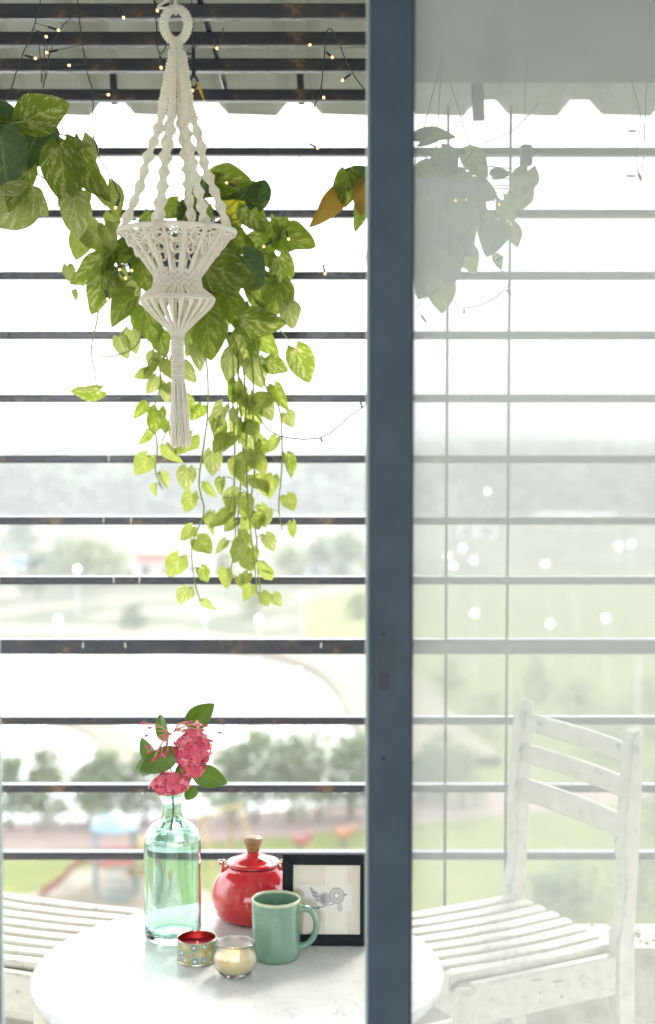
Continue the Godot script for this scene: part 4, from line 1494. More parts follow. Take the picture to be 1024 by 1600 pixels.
	list = [
		[74, 172, 76, 118, "v", 0.05, 0.1, 0.075, 1], [97, 278, 98, 2, "v", 0.15, 0.1, 0.06, 2], [48, 236, 78, -20, "d", 0.3, 0.4, 0.02, 1], [8, 256, 88, 8, "d", 0.1, 0.1, 0.07, 1], [34, 302, 74, -22, "v", -0.4, 0.1, 0.05, 3],
		[14, 330, 88, -55, "p", 0.2, 0.3, 0.04, 0], [126, 228, 48, 140, "v", 0.8, 0.3, 0.02, 2], [140, 282, 78, 12, "v", -0.5, 0.1, 0.04, 2], [120, 342, 66, 14, "p", 0.5, 0.2, 0.03, 0], [177, 316, 52, 25, "l", 0.6, 0.2, 0.00, 3],
		[14, 205, 70, 60, "d", 0.3, 0.6, 0.0, 0], [112, 240, 46, 20, "v", -0.3, 0.2, 0.0, 0], [133, 250, 60, 15, "p", 0.6, 0.2, 0.01, 3], [156, 296, 50, 35, "p", 0.7, 0.0, 0.01, 2], [60, 320, 44, 60, "p", 0.3, 0.4, 0.02, 1], [26, 275, 60, -10, "d", 0.5, 0.2, 0.01, 0], [20, 225, 60, 40, "v", 0.2, 0.5, 0.01, 3],
		[110, 312, 50, -50, "l", 0.3, 0.3, 0.0, 1], [-14, 200, 80, 30, "m", 0.2, 0.3, 0.0, 0], [-20, 300, 90, -10, "m", 0.3, 0.2, 0.0, 1]]
	for q in list:
		bases.append(place_leaf(p, heart_leaves[q[8]], M[q[4]], q[0], q[1], q[2], q[3], z - q[7], q[5], q[6], pot))
	petioles(p, bases, pot + Vector3(0.05, 0.05, 0.02), pot, mats.vine)
	# ---- plant half hidden by the door stile, its right half seen through the hazy glass
	z = 2.92
	pot = at(690, 345, z)
	p = thing("pothos_plant", "pothos with amber drooping leaf, half behind the hazy glass door", "plant", pot)
	hanging_pot(p, Vector3.ZERO, 0.085, 0.14, 2.255 - pot.y)
	bases = []
	list = [
		[508, 326, 70, -38, "a", 0.5, -0.2, 0.02, 4], [542, 298, 56, 4, "m", 0.4, 0.2, 0.03, 0], [560, 276, 62, 100, "d", 0.6, -0.5, 0.01, 2], [568, 312, 52, -8, "a", 0.3, 0.1, 0.02, 0], [561, 342, 44, 12, "v", 0.7, 0.2, 0.0, 2], [578, 402, 20, -10, "p", 0.5, 0.0, 0.0, 0],
		[686, 210, 84, 122, "d", 0.7, 0.2, 0.05, 2], [700, 262, 64, 30, "d", 0.2, 0.2, 0.05, 1], [748, 258, 66, 60, "m", 0.3, 0.3, 0.05, 0], [815, 290, 62, -18, "m", 0.4, 0.2, 0.03, 1], [760, 300, 62, 80, "d", 0.3, 0.2, 0.03, 0], [796, 330, 50, 30, "m", 0.2, 0.0, 0.02, 1],
		[770, 376, 70, -8, "d", 0.2, 0.1, 0.05, 1], [806, 370, 46, 30, "m", 0.5, 0.2, 0.02, 0], [700, 415, 90, 15, "d", 0.2, 0.1, 0.06, 0], [734, 406, 66, 35, "l", 0.4, 0.1, 0.0, 0], [690, 462, 76, 8, "m", 0.2, 0.1, 0.04, 0], [668, 440, 80, -15, "d", 0.3, 0.1, 0.02, 1],
		[720, 345, 70, 40, "d", 0.1, 0.0, 0.08, 1], [665, 340, 80, -10, "d", 0.2, 0.0, 0.08, 0], [660, 280, 60, -40, "m", 0.2, 0.3, 0.05, 1], [745, 332, 60, 20, "d", 0.4, 0.1, 0.07, 0], [780, 410, 30, 40, "m", 0.4, 0.2, 0.0, 0], [655, 400, 70, 0, "d", 0.3, 0.0, 0.05, 1], [720, 300, 60, 0, "d", 0.3, 0.3, 0.07, 0], [785, 270, 40, 120, "d", 0.5, 0.3, 0.0, 0]]
	for q in list:
		var sz: float = q[2] * (0.80 if q[0] > 640 else 1.0)
		bases.append(place_leaf(p, heart_leaves[q[8]], M[q[4]], q[0], q[1], sz, q[3], z - q[7], q[5], q[6], pot))
	for i in 26:
		var px := rnd(655, 825)
		var py := rnd(250, 420)
		if py > 330 + (825 - px) * 0.9: continue
		bases.append(place_leaf(p, heart_leaves[i % 5], M[["d", "m", "v"][i % 3]], px, py, rnd(24, 42), rnd(-70, 70), z + rnd(-0.05, 0.1), rnd(-1, 1), rnd(-0.5, 0.5), pot))
	petioles(p, bases, pot + Vector3(0, 0.06, 0), pot, mats.vine)
	# small dark box hung from a thread beside it
	var bx := at(822, 243, 2.95)
	var hb := thing("hanging_box", "small dark box hung on a thread behind the hazy glass", "box", bx)
	var q2 := MB.new()
	q2.box(Vector3.ZERO, Vector3(0.025, 0.042, 0.020), Basis(), 0.004)
	part(hb, "case", q2, mats.steel)
	var q3 := MB.new()
	q3.tube([Vector3(0, 0.021, 0), at(820, 150, 2.95) - bx, Vector3(0, 2.255 - bx.y, 0)], 0.0008, 5)
	part(hb, "thread", q3, mats.wire)

# ------------------------------------------------------------------ macrame hanger
func build_macrame() -> void:
	var Z := 2.36
	var u := Z / FOCAL * 1.0   # metres per photo pixel at its distance, near the top of the picture
	u = (at(377, 300, Z) - at(277, 300, Z)).x / 100.0
	var ring_c := at(277, 362, Z)
	var m := thing("macrame_hanger", "white knotted macrame plant hanger with ring, empty basket and tassel", "plant hanger", ring_c)
	var co: Material = mats.cotton
	var Y := func(py: float) -> float: return at(277, py, Z).y - ring_c.y
	# rope from the ceiling bars
	var rp := MB.new()
	rp.tube([Vector3(0, Y.call(24.0), 0), Vector3(-0.001, Y.call(-40.0), 0)], 0.0021, 7)
	part(m, "rope", rp, mats.rope)
	var rp2 := MB.new()
	rp2.tube(curve([Vector3(-0.003, Y.call(14.0), 0.004), Vector3(-0.028, Y.call(12.0), 0.002), Vector3(-0.016, Y.call(2.0), 0), Vector3(0.02, Y.call(-20.0), 0)], 5), 0.0022, 7)
	part(m, "rope", rp2, mats.rope)
	# wrapped loop
	var lp := MB.new()
	var pts := []
	var rad := []
	for i in 132:
		var t := TAU * i / 132.0
		pts.append(Vector3(19.0 * u * sin(t) * (1.0 - 0.12 * maxf(0, -cos(t))), Y.call(39.0) + 25.0 * u * cos(t), 0))
		rad.append((5.7 + 2.3 * absf(sin(i * PI / 4.0))) * u)
	lp.tube(pts, rad, 12, true)
	part(m, "hanging_loop", lp, co)
	# six cords: ridged square knots above, spiral knots below
	var angs := [188.0, 238.0, 102.0, 282.0, 55.0, 335.0]
	for k in 6:
		var a := deg_to_rad(angs[k])
		var e := Vector3(88.0 * u * cos(a), Y.call(362.0) + 0.004, 88.0 * u * sin(a))
		var s := Vector3(0.0055 * cos(a) + 0.001, Y.call(70.0), 0.006 * sin(a))
		var L := (e - s).length()
		var mb := MB.new()
		var N := 210
		var rs := []
		var dir := (e - s).normalized()
		var sidev := dir.cross(Vector3(-sin(a), 0, cos(a))).normalized()
		var outv := dir.cross(sidev).normalized()
		for i in N + 1:
			var t := i / float(N)
			var bow := sin(t * PI) * -0.012
			var c := s.lerp(e, t) + Vector3(cos(a), 0, sin(a)) * bow
			var d := t * L
			var rw: float
			var rt: float
			var tw := 0.0
			if t < 0.38:
				var rid := absf(sin(d * PI / 0.0058))
				rw = 0.0084 * (0.80 + 0.28 * rid)
				rt = 0.0046 * (0.62 + 0.50 * rid)
				if t < 0.03: rw *= 0.55
			else:
				tw = (d - 0.38 * L) * PI / 0.0245
				var rid := absf(sin(d * PI / 0.0049))
				var nd := absf(sin(tw))
				rw = 0.0094 * (0.88 + 0.14 * rid)
				rt = 0.0044 * (0.86 + 0.18 * rid) + 0.0008 * nd
			var wob := 1.0 + 0.16 * sin(i * 0.31 + k * 5.0) * sin(i * 0.117 + k * 2.0)
			rw *= wob
			c += (sidev * sin(i * 0.085 + k * 1.7) + outv * sin(i * 0.061 + k)) * 0.0016 * sin(t * PI)
			var ring := PackedVector3Array()
			for j in 12:
				var b := TAU * j / 12
				var q := Vector2(cos(b) * rw, sin(b) * rt).rotated(tw + 0.3)
				ring.append(c + sidev * q.x + outv * q.y)
			rs.append(ring)
		mb.rows(rs, true)
		part(m, "knotted_cord", mb, co)
	# ring
	var rg := MB.new()
	pts = []
	for i in 64:
		var t := TAU * i / 64
		pts.append(Vector3(90.0 * u * cos(t), 0, 90.0 * u * sin(t)))
	rg.tube(pts, 4.2 * u, 10, true)
	part(m, "ring", rg, co)
	for k in 6:
		var a := deg_to_rad(angs[k])
		var w := MB.new()
		var c0 := Vector3(90.0 * u * cos(a), 0, 90.0 * u * sin(a))
		var tang := Vector3(-sin(a), 0, cos(a))
		for i in 6:
			var lpp := []
			for j in 10:
				var b := TAU * j / 10
				lpp.append(c0 + tang * (i - 2.5) * 0.0026 + Vector3(cos(a) * cos(b), sin(b), sin(a) * cos(b)) * 0.0058)
			w.tube(lpp, 0.0014, 5, true)
		part(m, "knot_wrap", w, co)
	# netting from the ring down to the waist
	var waist_y: float = Y.call(428.0)
	for k in 16:
		var a := TAU * k / 16 + 0.14
		var N := 46
		var p2 := []
		var r2 := []
		for i in N + 1:
			var t := i / float(N)
			var rr := lerpf(88.0, 36.0, pow(t, 0.88)) * u
			p2.append(Vector3(rr * cos(a), waist_y * t, rr * sin(a)))
			r2.append((0.0034 if k % 2 == 0 else 0.0052) * (0.74 + 0.42 * absf(sin(i * PI / 2.0 + 0.4))))
		var mb := MB.new()
		mb.tube(p2, r2, 8, false, true, 0.7)
		part(m, "net_cord", mb, co)
		# crossing strands and little picot loops
		for sgn in [-1.0, 1.0]:
			var xs := []
			for i in 13:
				var t := i / 12.0
				var b: float = a + sgn * TAU / 8 * (sin(t * PI * 0.5))
				var rr := lerpf(87.0, 55.0, t) * u
				xs.append(Vector3(rr * cos(b), waist_y * (0.03 + 0.52 * t), rr * sin(b)))
			var x2 := MB.new()
			x2.tube(xs, 0.0019, 6)
			part(m, "net_cord", x2, co)
		for lv in [0.22, 0.46]:
			var b := a + TAU / 32 + rnd(-0.05, 0.05)
			var rr := lerpf(88.0, 36.0, pow(lv, 0.88)) * u * 1.02
			var c0 := Vector3(rr * cos(b), waist_y * lv, rr * sin(b))
			var lo := []
			for j in 14:
				var t := TAU * j / 14
				lo.append(c0 + Vector3(-sin(b), 0, cos(b)) * 0.0066 * cos(t) + Vector3(0, 0.0085 * sin(t), 0) + Vector3(cos(b), 0, sin(b)) * 0.004 * sin(t + 1.0))
			var pl := MB.new()
			pl.tube(lo, 0.0017, 6, true)
			part(m, "picot_loop", pl, co)
	# solid knotted waist
	for row in 6:
		var y0: float = Y.call(424.0 + row * 4.6)
		var ring := MB.new()
		for k in 22:
			var a := TAU * (k + 0.5 * (row % 2)) / 22
			var rr := (35.5 + 1.2 * cos(row * 1.1)) * u
			var bas := Basis(Vector3.UP, -a + PI / 2) * Basis(Vector3.BACK, 0.6 if (k + row) % 2 else -0.6)
			ring.ball(Vector3(rr * cos(a), y0, rr * sin(a)), Vector3(0.0062, 0.0034, 0.0040), 8, 5, bas)
		part(m, "knot_row", ring, co)
	# rib cords bellying out and drawn together at the neck
	for k in 44:
		var a := TAU * k / 44
		var ctrl := []
		for q in [[35.0, 448.0], [45.0, 456.0], [56.0, 465.0], [57.0, 470.0], [51.0, 480.0], [38.0, 493.0], [22.0, 508.0], [11.5, 519.0], [9.0, 526.0]]:
			var aa: float = a + 0.16 * (q[1] - 448.0) / 78.0 * (1.0 if k % 2 else -0.4)
			ctrl.append(Vector3(q[0] * u * cos(aa), Y.call(q[1]), q[0] * u * sin(aa)))
		var mb := MB.new()
		mb.tube(curve(ctrl, 3), 0.0023, 7)
		part(m, "rib_cord", mb, co)
	var band := MB.new()
	for q in [[56.5, 465.0], [57.5, 468.5]]:
		pts = []
		for i in 36:
			var t := TAU * i / 60
			pts.append(Vector3(q[0] * u * cos(t), Y.call(q[1]) + 0.0008 * sin(i * PI / 1.0), q[0] * u * sin(t)))
		band.tube(pts, 0.0021, 7, true)
	part(m, "basket_band", band, co)
	# wrapped neck
	var nk := MB.new()
	pts = []
	for i in 18 * 20:
		var t := i / 20.0
		pts.append(Vector3(9.6 * u * cos(TAU * t), Y.call(520.0 + t * 3.85), 9.6 * u * sin(TAU * t)))
	nk.tube(pts, 0.0019, 6)
	nk.lathe([Vector2(0, Y.call(592.0)), Vector2(8.5 * u, Y.call(592.0)), Vector2(8.5 * u, Y.call(518.0)), Vector2(0, Y.call(518.0))], 20)
	part(m, "wrapped_neck", nk, co)
	# tassel strands
	for k in 60:
		var a := k * 2.399963
		var r := sqrt((k + 0.5) / 60.0)
		var end := Vector3((16.5 * r * cos(a) + 5.0) * u, Y.call(694.0 + rnd(-7, 6)), 16.0 * r * sin(a) * u)
		var ctrl := [Vector3(8.0 * r * cos(a) * u, Y.call(586.0), 8.0 * r * sin(a) * u)]
		for t in [0.3, 0.6, 0.85]:
			var sp := 8.0 + 8.5 * pow(t, 0.7)
			ctrl.append(Vector3((sp * r * cos(a) + 4.0 * t + rnd(-1.2, 1.2)) * u, lerpf(ctrl[0].y, end.y, t), (sp * r * sin(a) + rnd(-1.2, 1.2)) * u))
		ctrl.append(end)
		var mb := MB.new()
		mb.tube(curve(ctrl, 4), 0.0016, 6)
		part(m, "tassel_strand", mb, co)

# ------------------------------------------------------------------ fairy lights
func fairy_string(label: String, line: Array, bulbs: Array, z: float, thick := 0.0011) -> void:
	var origin := at(line[0][0], line[0][1], z)
	var s := thing("fairy_light_string", label, "string lights", origin, 0.0, "fairy light strings on the balcony")
	var pts := []
	for q in line:
		pts.append(at(q[0], q[1], z + (q[2] if q.size() > 2 else 0.0)) - origin)
	var c := curve(pts, 6)
	for i in range(1, c.size() - 1):
		c[i] += Vector3(rnd(-1, 1), rnd(-1, 1), rnd(-1, 1)) * 0.0012
	var mb := MB.new()
	mb.tube(c, thick, 6)
	part(s, "wire", mb, mats.wire)
	for b in bulbs:
		var p := at(b[0], b[1], z + (b[2] if b.size() > 2 else 0.0)) - origin
		var near: Vector3 = c[0]
		for q in c:
			if (q - p).length() < (near - p).length():
				near = q
		var d := p - near
		if d.length() < 0.012:
			d = Vector3(0.3, -1, 0.2) * 0.02
			near = p - d
		var dn := d.normalized()
		var so := MB.new()
		var neck := p - dn * minf(0.018, d.length() * 0.8)
		so.tube([near, neck], 0.0007, 5)
		so.tube([neck, p - dn * 0.002], 0.0023, 8)
		var sk := part(s, "socket", so, mats.wire)
		var g := MB.new()
		g.lathe([Vector2(0, -0.0022), Vector2(0.0019, -0.0015), Vector2(0.0025, 0.0005), Vector2(0.0020, 0.0026), Vector2(0, 0.0038)], 10, p, Basis(Quaternion(Vector3.UP, dn)))
		part(sk, "bulb", g, mats.fairy_glow)

func build_fairy_lights() -> void:
	fairy_string("dark fairy light wire slanting down at the far upper left corner", [[66, -10], [52, 45], [36, 86], [14, 145], [-6, 168]], [[72, 57], [55, 91], [49, 148], [91, 47]], 2.58)
	fairy_string("long fairy light wire from the roof bars past the left plant to the hanger", [[121, -10], [127, 50], [136, 108], [145, 145], [145, 200], [156, 245], [178, 285], [188, 308]], [[109, 102], [169, 148], [181, 324], [74, 82]], 2.48)
	fairy_string("fairy light loop bundled on the bars above the left plant", [[60, 60], [66, 130], [70, 62], [76, 100], [67, 138], [84, 66], [120, 22], [184, 10]], [[193, 27, 0.0]], 2.62, 0.0008)
	fairy_string("fairy light wire just left of the macrame loop", [[240, -5], [245, 40], [249, 84], [262, 60], [250, 14]], [[246, 16], [252, 105]], 2.45)
	fairy_string("thin fairy light wire hanging behind the macrame cords into the plant", [[300, -5], [302, 60], [298, 140], [286, 235], [283, 330], [275, 400], [240, 415], [205, 405], [170, 440], [172, 470]], [[287, 82], [301, 141], [283, 152], [295, 241], [311, 386], [251, 402], [206, 422], [187, 421], [196, 434], [168, 467]], 2.78, 0.0010)
	fairy_string("fairy light wire in an upside down V on the bars near the stile", [[487, 172], [501, 140], [510, 55], [522, 52], [545, 105], [580, 152]], [[485, 70], [519, 89], [536, 125], [506, 152]], 2.60)
	fairy_string("fine fairy light wire hanging in front of the sky right of the plant", [[489, 150], [482, 210], [470, 240], [455, 300], [440, 368], [470, 402], [510, 410], [545, 405], [590, 397]], [[496, 231], [508, 427], [451, 373], [413, 385], [355, 286]], 2.86, 0.0008)
	fairy_string("fairy light wire sagging from the lower vines to the stile", [[395, 640], [430, 678], [480, 686], [512, 679], [545, 652], [590, 618]], [[504, 692], [567, 640]], 2.96, 0.0014)
	fairy_string("single fairy bulb on a short lead on the roof bar right of the hanger loop", [[350, 44], [347, 58], [344, 66]], [[339, 75]], 2.62)
	fairy_string("fairy light wires dangling behind the hazy glass at far right", [[985, 120], [1000, 180], [995, 250], [1002, 280], [1008, 200], [1010, 130]], [[980, 205], [978, 275], [1003, 283], [1040, 190]], 2.9)
	fairy_string("fairy light wire tangled under the plant behind the hazy glass", [[842, 160], [800, 205], [740, 235], [712, 305], [780, 320], [770, 400], [795, 440], [765, 470], [720, 480], [690, 450], [650, 480]], [[728, 312], [712, 313], [780, 319], [800, 462], [725, 492], [788, 400], [667, 505]], 2.84)
	var h := thing("carabiner_hook", "small black ring with a yellow clip on the roof bar", "hook", at(303, 128, 2.95))
	var mb := MB.new()
	var pts := []
	for i in 20:
		var t := TAU * i / 20
		pts.append(Vector3(0.0075 * cos(t), 0.011 * sin(t), 0))
	mb.tube(pts, 0.0028, 7, true)
	mb.tube([Vector3(0, 0.011, 0), Vector3(-0.001, 0.09, 0.0)], 0.004, 7)
	part(h, "ring", mb, mats.pot)
	var m2 := MB.new()
	m2.tube([Vector3(0.008, -0.001, 0.003), Vector3(0.014, -0.018, 0.003), Vector3(0.021, -0.038, 0.003)], [0.0026, 0.0030, 0.0012], 7)
	part(h, "clip", m2, mats.hook_yellow)

# ------------------------------------------------------------------ the view below
func crown_mesh(h: float, r: float, n: int, leaf: float, pointed: float) -> MB:
	var mb := MB.new()
	var clumps := []
	for k in 34:
		var y := rnd(0.0, 1.0)
		var rr := r * pow(maxf(0.02, 1.0 - y), pointed) * rnd(0.35, 1.05)
		var a := rnd(0, TAU)
		clumps.append([Vector3(rr * cos(a), y * h, rr * sin(a)), r * rnd(0.28, 0.5)])
	for i in n:
		var c: Array = clumps[rng.randi() % clumps.size()]
		var d := Vector3(rnd(-1, 1), rnd(-0.8, 0.8), rnd(-1, 1))
		if d.length() > 1.0: d = d.normalized()
		var p: Vector3 = c[0] + d * c[1]
		var bas := Basis.from_euler(Vector3(rnd(-1.2, 1.2), rnd(0, TAU), rnd(-1.2, 1.2)))
		var s := leaf * rnd(0.6, 1.3)
		mb.poly([p + bas * Vector3(-s * 0.5, 0, 0), p + bas * Vector3(0, s * 0.28, s * 0.1), p + bas * Vector3(s * 0.6, 0, 0), p + bas * Vector3(0, -s * 0.28, s * 0.1)], Vector3.UP)
	return mb

func make_tree(called: String, label: String, where: Vector3, trunk_h: float, h: float, r: float, pointed: float, tone: int, n := 420, leaf := 0.36, group := "") -> Node3D:
	var t := thing(called, label, "tree", where, rnd(0, TAU), group)
	var tr := MB.new()
	tr.tube(curve([Vector3(0, -0.2, 0), Vector3(rnd(-0.1, 0.1), trunk_h * 0.5, 0), Vector3(0, trunk_h, rnd(-0.1, 0.1)), Vector3(0, trunk_h + h * 0.8, 0)], 3), [0.13, 0.125, 0.12, 0.115, 0.11, 0.10, 0.09, 0.07, 0.05, 0.02], 7)
	for k in 5:
		var a := rnd(0, TAU)
		var y := trunk_h + h * rnd(0.0, 0.5)
		tr.tube([Vector3(0, y, 0), Vector3(cos(a) * r * 0.6, y + h * 0.15, sin(a) * r * 0.6)], [0.05, 0.015], 5)
	part(t, "trunk", tr, mats.bark)
	part(t, "crown", crown_mesh(h, r, n, leaf, pointed), mats["foliage_%d" % tone], Transform3D(Basis(), Vector3(0, trunk_h, 0)))
	return t

func nth(list: Array, i: int) -> String:
	var names := ["first", "second", "third", "fourth", "fifth", "sixth", "seventh", "eighth", "ninth", "tenth", "eleventh", "twelfth", "thirteenth", "fourteenth", "fifteenth", "sixteenth", "seventeenth", "eighteenth", "nineteenth", "twentieth", "twenty-first", "twenty-second", "twenty-third", "twenty-fourth", "twenty-fifth", "twenty-sixth", "twenty-seventh", "twenty-eighth", "twenty-ninth", "thirtieth", "thirty-first", "thirty-second"]
	var k := 0
	for q in list:
		if q[0] < list[i][0]: k += 1
	return names[k]

func build_view() -> void:
	var ord := ["first", "second", "third", "fourth", "fifth", "sixth", "seventh", "eighth", "ninth", "tenth", "eleventh", "twelfth"]
	# row of trees along the water's edge: x in the photo, crown top, half width
	var row := [[18, 1188, 36, 0.9], [72, 1172, 34, 0.9], [140, 1196, 32, 0.6], [170, 1178, 38, 0.6], [228, 1182, 36, 0.6], [360, 1172, 36, 0.6], [402, 1150, 44, 0.5], [455, 1160, 44, 0.5], [500, 1146, 46, 0.5], [548, 1160, 40, 0.6], [585, 1140, 40, 0.5]]
	for i in row.size():
		var q: Array = row[i]
		var foot := ground_at(q[0], 1296 - q[0] * 0.03)
		var top: float = at(q[0], q[1], -foot.z).y
		var H := top - GROUND_Y
		var r: float = q[2] * -foot.z / FOCAL
		make_tree("lakeside_tree", "%s tree from the left in the row along the near edge of the lake" % ord[i], foot, H * 0.22, H * 0.78, r * 1.3, q[3], 1 if i % 3 else 0, 1300, 0.30, "trees along the lake edge")
	# fence along the promenade
	var fl := []
	for p in [[-60, 1301], [60, 1300], [140, 1297], [300, 1291], [430, 1279], [560, 1264], [700, 1248]]:
		fl.append(ground_at(p[0], p[1], 0.0))
	var fc := curve(fl, 3)
	var fence := thing("promenade_fence", "low dark railing between the promenade and the lake", "fence", fc[0])
	for k in fc.size():
		var mb := MB.new()
		mb.box(fc[k] - fc[0] + Vector3(0, 0.5, 0), Vector3(0.07, 1.0, 0.07), Basis(), 0.01)
		part(fence, "post", mb, mats.fence)
	for hh in [0.25, 0.6, 0.98]:
		var mb := MB.new()
		var ln := []
		for k in fc.size():
			ln.append(fc[k] - fc[0] + Vector3(0, hh, 0))
		mb.tube(ln, 0.05 if hh > 0.9 else 0.025, 6)
		part(fence, "rail", mb, mats.fence)
	build_playground()
	# trees and shrubs on the right, seen through the hazy glass
	var rt := [[690, 1250, 1150, 46, 0], [725, 1262, 1165, 40, 0], [660, 1255, 1180, 36, 3], [762, 1150, 1085, 34, 2], [845, 1092, 1028, 30, 0], [905, 1130, 1062, 34, 0], [960, 1180, 1100, 40, 1], [1010, 1150, 1060, 36, 0], [700, 1090, 1030, 28, 2], [905, 1430, 1345, 50, 0], [860, 1420, 1372, 38, 3], [1000, 1420, 1330, 48, 1], [1035, 1290, 1190, 50, 1]]
	for i in rt.size():
		var q: Array = rt[i]
		var foot := ground_at(q[0], q[1])
		var top: float = at(q[0], q[2], -foot.z).y
		var H := top - GROUND_Y
		var r: float = q[3] * -foot.z / FOCAL
		make_tree("park_tree", "%s of the round green park trees behind the hazy glass, counted from the stile" % ["first", "second", "third", "fourth", "fifth", "sixth", "seventh", "eighth", "ninth", "tenth", "eleventh", "twelfth", "thirteenth"][[1, 3, 0, 4, 5, 8, 9, 11, 2, 7, 6, 10, 12][i]], foot, H * 0.16, H * 0.80, r * 1.2, 0.45, q[4], 380, maxf(0.3, r * 0.26), "park trees on the right")
	# trees beyond the lake
	var far_t := [[60, 935, 868, 40, 3], [135, 910, 840, 44, 2], [165, 916, 850, 40, 2], [95, 905, 850, 36, 3], [210, 990, 945, 26, 3], [500, 905, 845, 36, 3], [540, 900, 838, 40, 0], [455, 912, 858, 32, 2], [35, 862, 815, 36, 3], [350, 905, 868, 26, 2], [610, 900, 835, 40, 3], [400, 960, 920, 24, 2], [560, 965, 928, 26, 2]]
	for i in far_t.size():
		var q: Array = far_t[i]
		var foot := ground_at(q[0], q[1])
		var top: float = at(q[0], q[2], -foot.z).y
		var H := top - GROUND_Y
		var r: float = q[3] * -foot.z / FOCAL
		make_tree("distant_tree", "%s from the left of the blurred distant trees beyond the lake" % nth(far_t, i), foot, H * 0.2, H * 0.75, r, 0.5, q[4], 300, r * 0.3, "distant trees beyond the lake")
	# woodland belt towards the hills
	var cm := crown_mesh(1.0, 0.62, 90, 0.34, 0.5)
	var mm := MultiMesh.new()
	mm.transform_format = MultiMesh.TRANSFORM_3D
	mm.mesh = cm.mesh()
	mm.instance_count = 1500
	for k in 1500:
		var zz := 330.0 * pow(5.2, rng.randf())
		var xx := rnd(-0.36, 0.36) * zz
		var s := rnd(6.0, 14.0)
		mm.set_instance_transform(k, Transform3D(Basis(Vector3.UP, rnd(0, TAU)).scaled(Vector3(s * 1.4, s, s * 1.4)), Vector3(xx, GROUND_Y - 0.5, -zz)))
	var wood := MultiMeshInstance3D.new()
	wood.name = "far_woodland"
	wood.multimesh = mm
	wood.material_override = mats.foliage_3
	add_child(wood)
	tag(wood, "hazy grey green woodland belt below the pale hills", "woodland", "", "stuff")
	# far houses
	var hs := [[250, 905, 70, 30, 5, "house_pink", "roof_red", "house with the long red roof beyond the lake"], [38, 905, 34, 24, 4, "house_white", "roof_blue", "small white house with a blue roof beyond the lake, far left"], [198, 908, 40, 26, 4, "house_white", "roof_grey", "white flat house left of the red roofed one"], [315, 905, 46, 34, 6, "house_white", "roof_grey", "white house right of the red roofed one"],
		[90, 800, 60, 40, 9, "house_white", "roof_grey", "pale block of flats among far trees on the left"], [170, 790, 50, 52, 9, "house_pink", "roof_grey", "pinkish block of flats among far trees on the left"], [430, 790, 80, 30, 6, "house_grey", "roof_grey", "long grey building among far trees"], [500, 775, 46, 42, 8, "house_white", "roof_grey", "pale block of flats near the stile"],
		[30, 775, 60, 30, 8, "house_grey", "roof_grey", "grey block of flats at the far left edge"], [350, 770, 60, 36, 8, "house_white", "roof_red", "white building with red roof behind the vines"], [900, 828, 120, 22, 5, "house_pink", "roof_grey", "long pink building behind the hazy glass"], [720, 800, 70, 40, 9, "house_grey", "roof_grey", "grey block of flats behind the hazy glass"],
		[830, 770, 60, 36, 9, "house_white", "roof_grey", "pale block of flats behind the hazy glass"], [960, 775, 70, 40, 9, "house_grey", "roof_grey", "grey block of flats at the far right behind the hazy glass"], [745, 842, 60, 22, 4, "house_white", "roof_grey", "low white house behind the hazy glass"], [480, 905, 50, 18, 4, "house_grey", "roof_grey", "low grey shed by the far shore near the stile"]]
	for q in hs:
		var foot := ground_at(q[0], q[1])
		var s := -foot.z / FOCAL
		make_house(foot, q[2] * s, q[3] * s, mats[q[5]], mats[q[6]], q[7])
	# added glowing globes on poles stand in for far glints, blurred into discs
	var glints := [[193, 762], [121, 889], [91, 967], [473, 931], [320, 963], [405, 967], [467, 1050], [709, 884], [740, 875], [723, 856], [852, 880], [967, 853], [860, 974], [947, 966], [742, 958], [700, 868], [60, 722], [160, 735], [546, 742], [986, 850], [52, 1057], [900, 905], [735, 757], [762, 768], [850, 752], [872, 764], [915, 750], [978, 758], [683, 745], [40, 742], [95, 728]]
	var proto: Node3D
	for i in glints.size():
		var q: Array = glints[i]
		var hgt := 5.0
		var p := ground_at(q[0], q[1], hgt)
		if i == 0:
			proto = thing("glint_globe", "", "street lamp", Vector3.ZERO, 0.0, "added glint globes across the landscape")
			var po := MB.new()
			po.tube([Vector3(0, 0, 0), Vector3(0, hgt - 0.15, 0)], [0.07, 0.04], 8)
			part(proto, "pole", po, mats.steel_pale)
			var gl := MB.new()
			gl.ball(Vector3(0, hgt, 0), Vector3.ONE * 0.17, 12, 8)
			part(proto, "globe", gl, mats.glint_glow)
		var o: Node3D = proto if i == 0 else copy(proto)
		o.set_meta("label", "%s from the left of the added far glint globes, a blurred white disc" % nth(glints, i))
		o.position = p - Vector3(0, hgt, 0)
		# the farther globes are scaled up so their discs still show
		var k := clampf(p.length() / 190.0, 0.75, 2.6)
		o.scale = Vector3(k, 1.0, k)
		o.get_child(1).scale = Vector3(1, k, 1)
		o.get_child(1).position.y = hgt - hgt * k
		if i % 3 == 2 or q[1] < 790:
			o.get_child(1).material_override = mats.glint_glow_dim

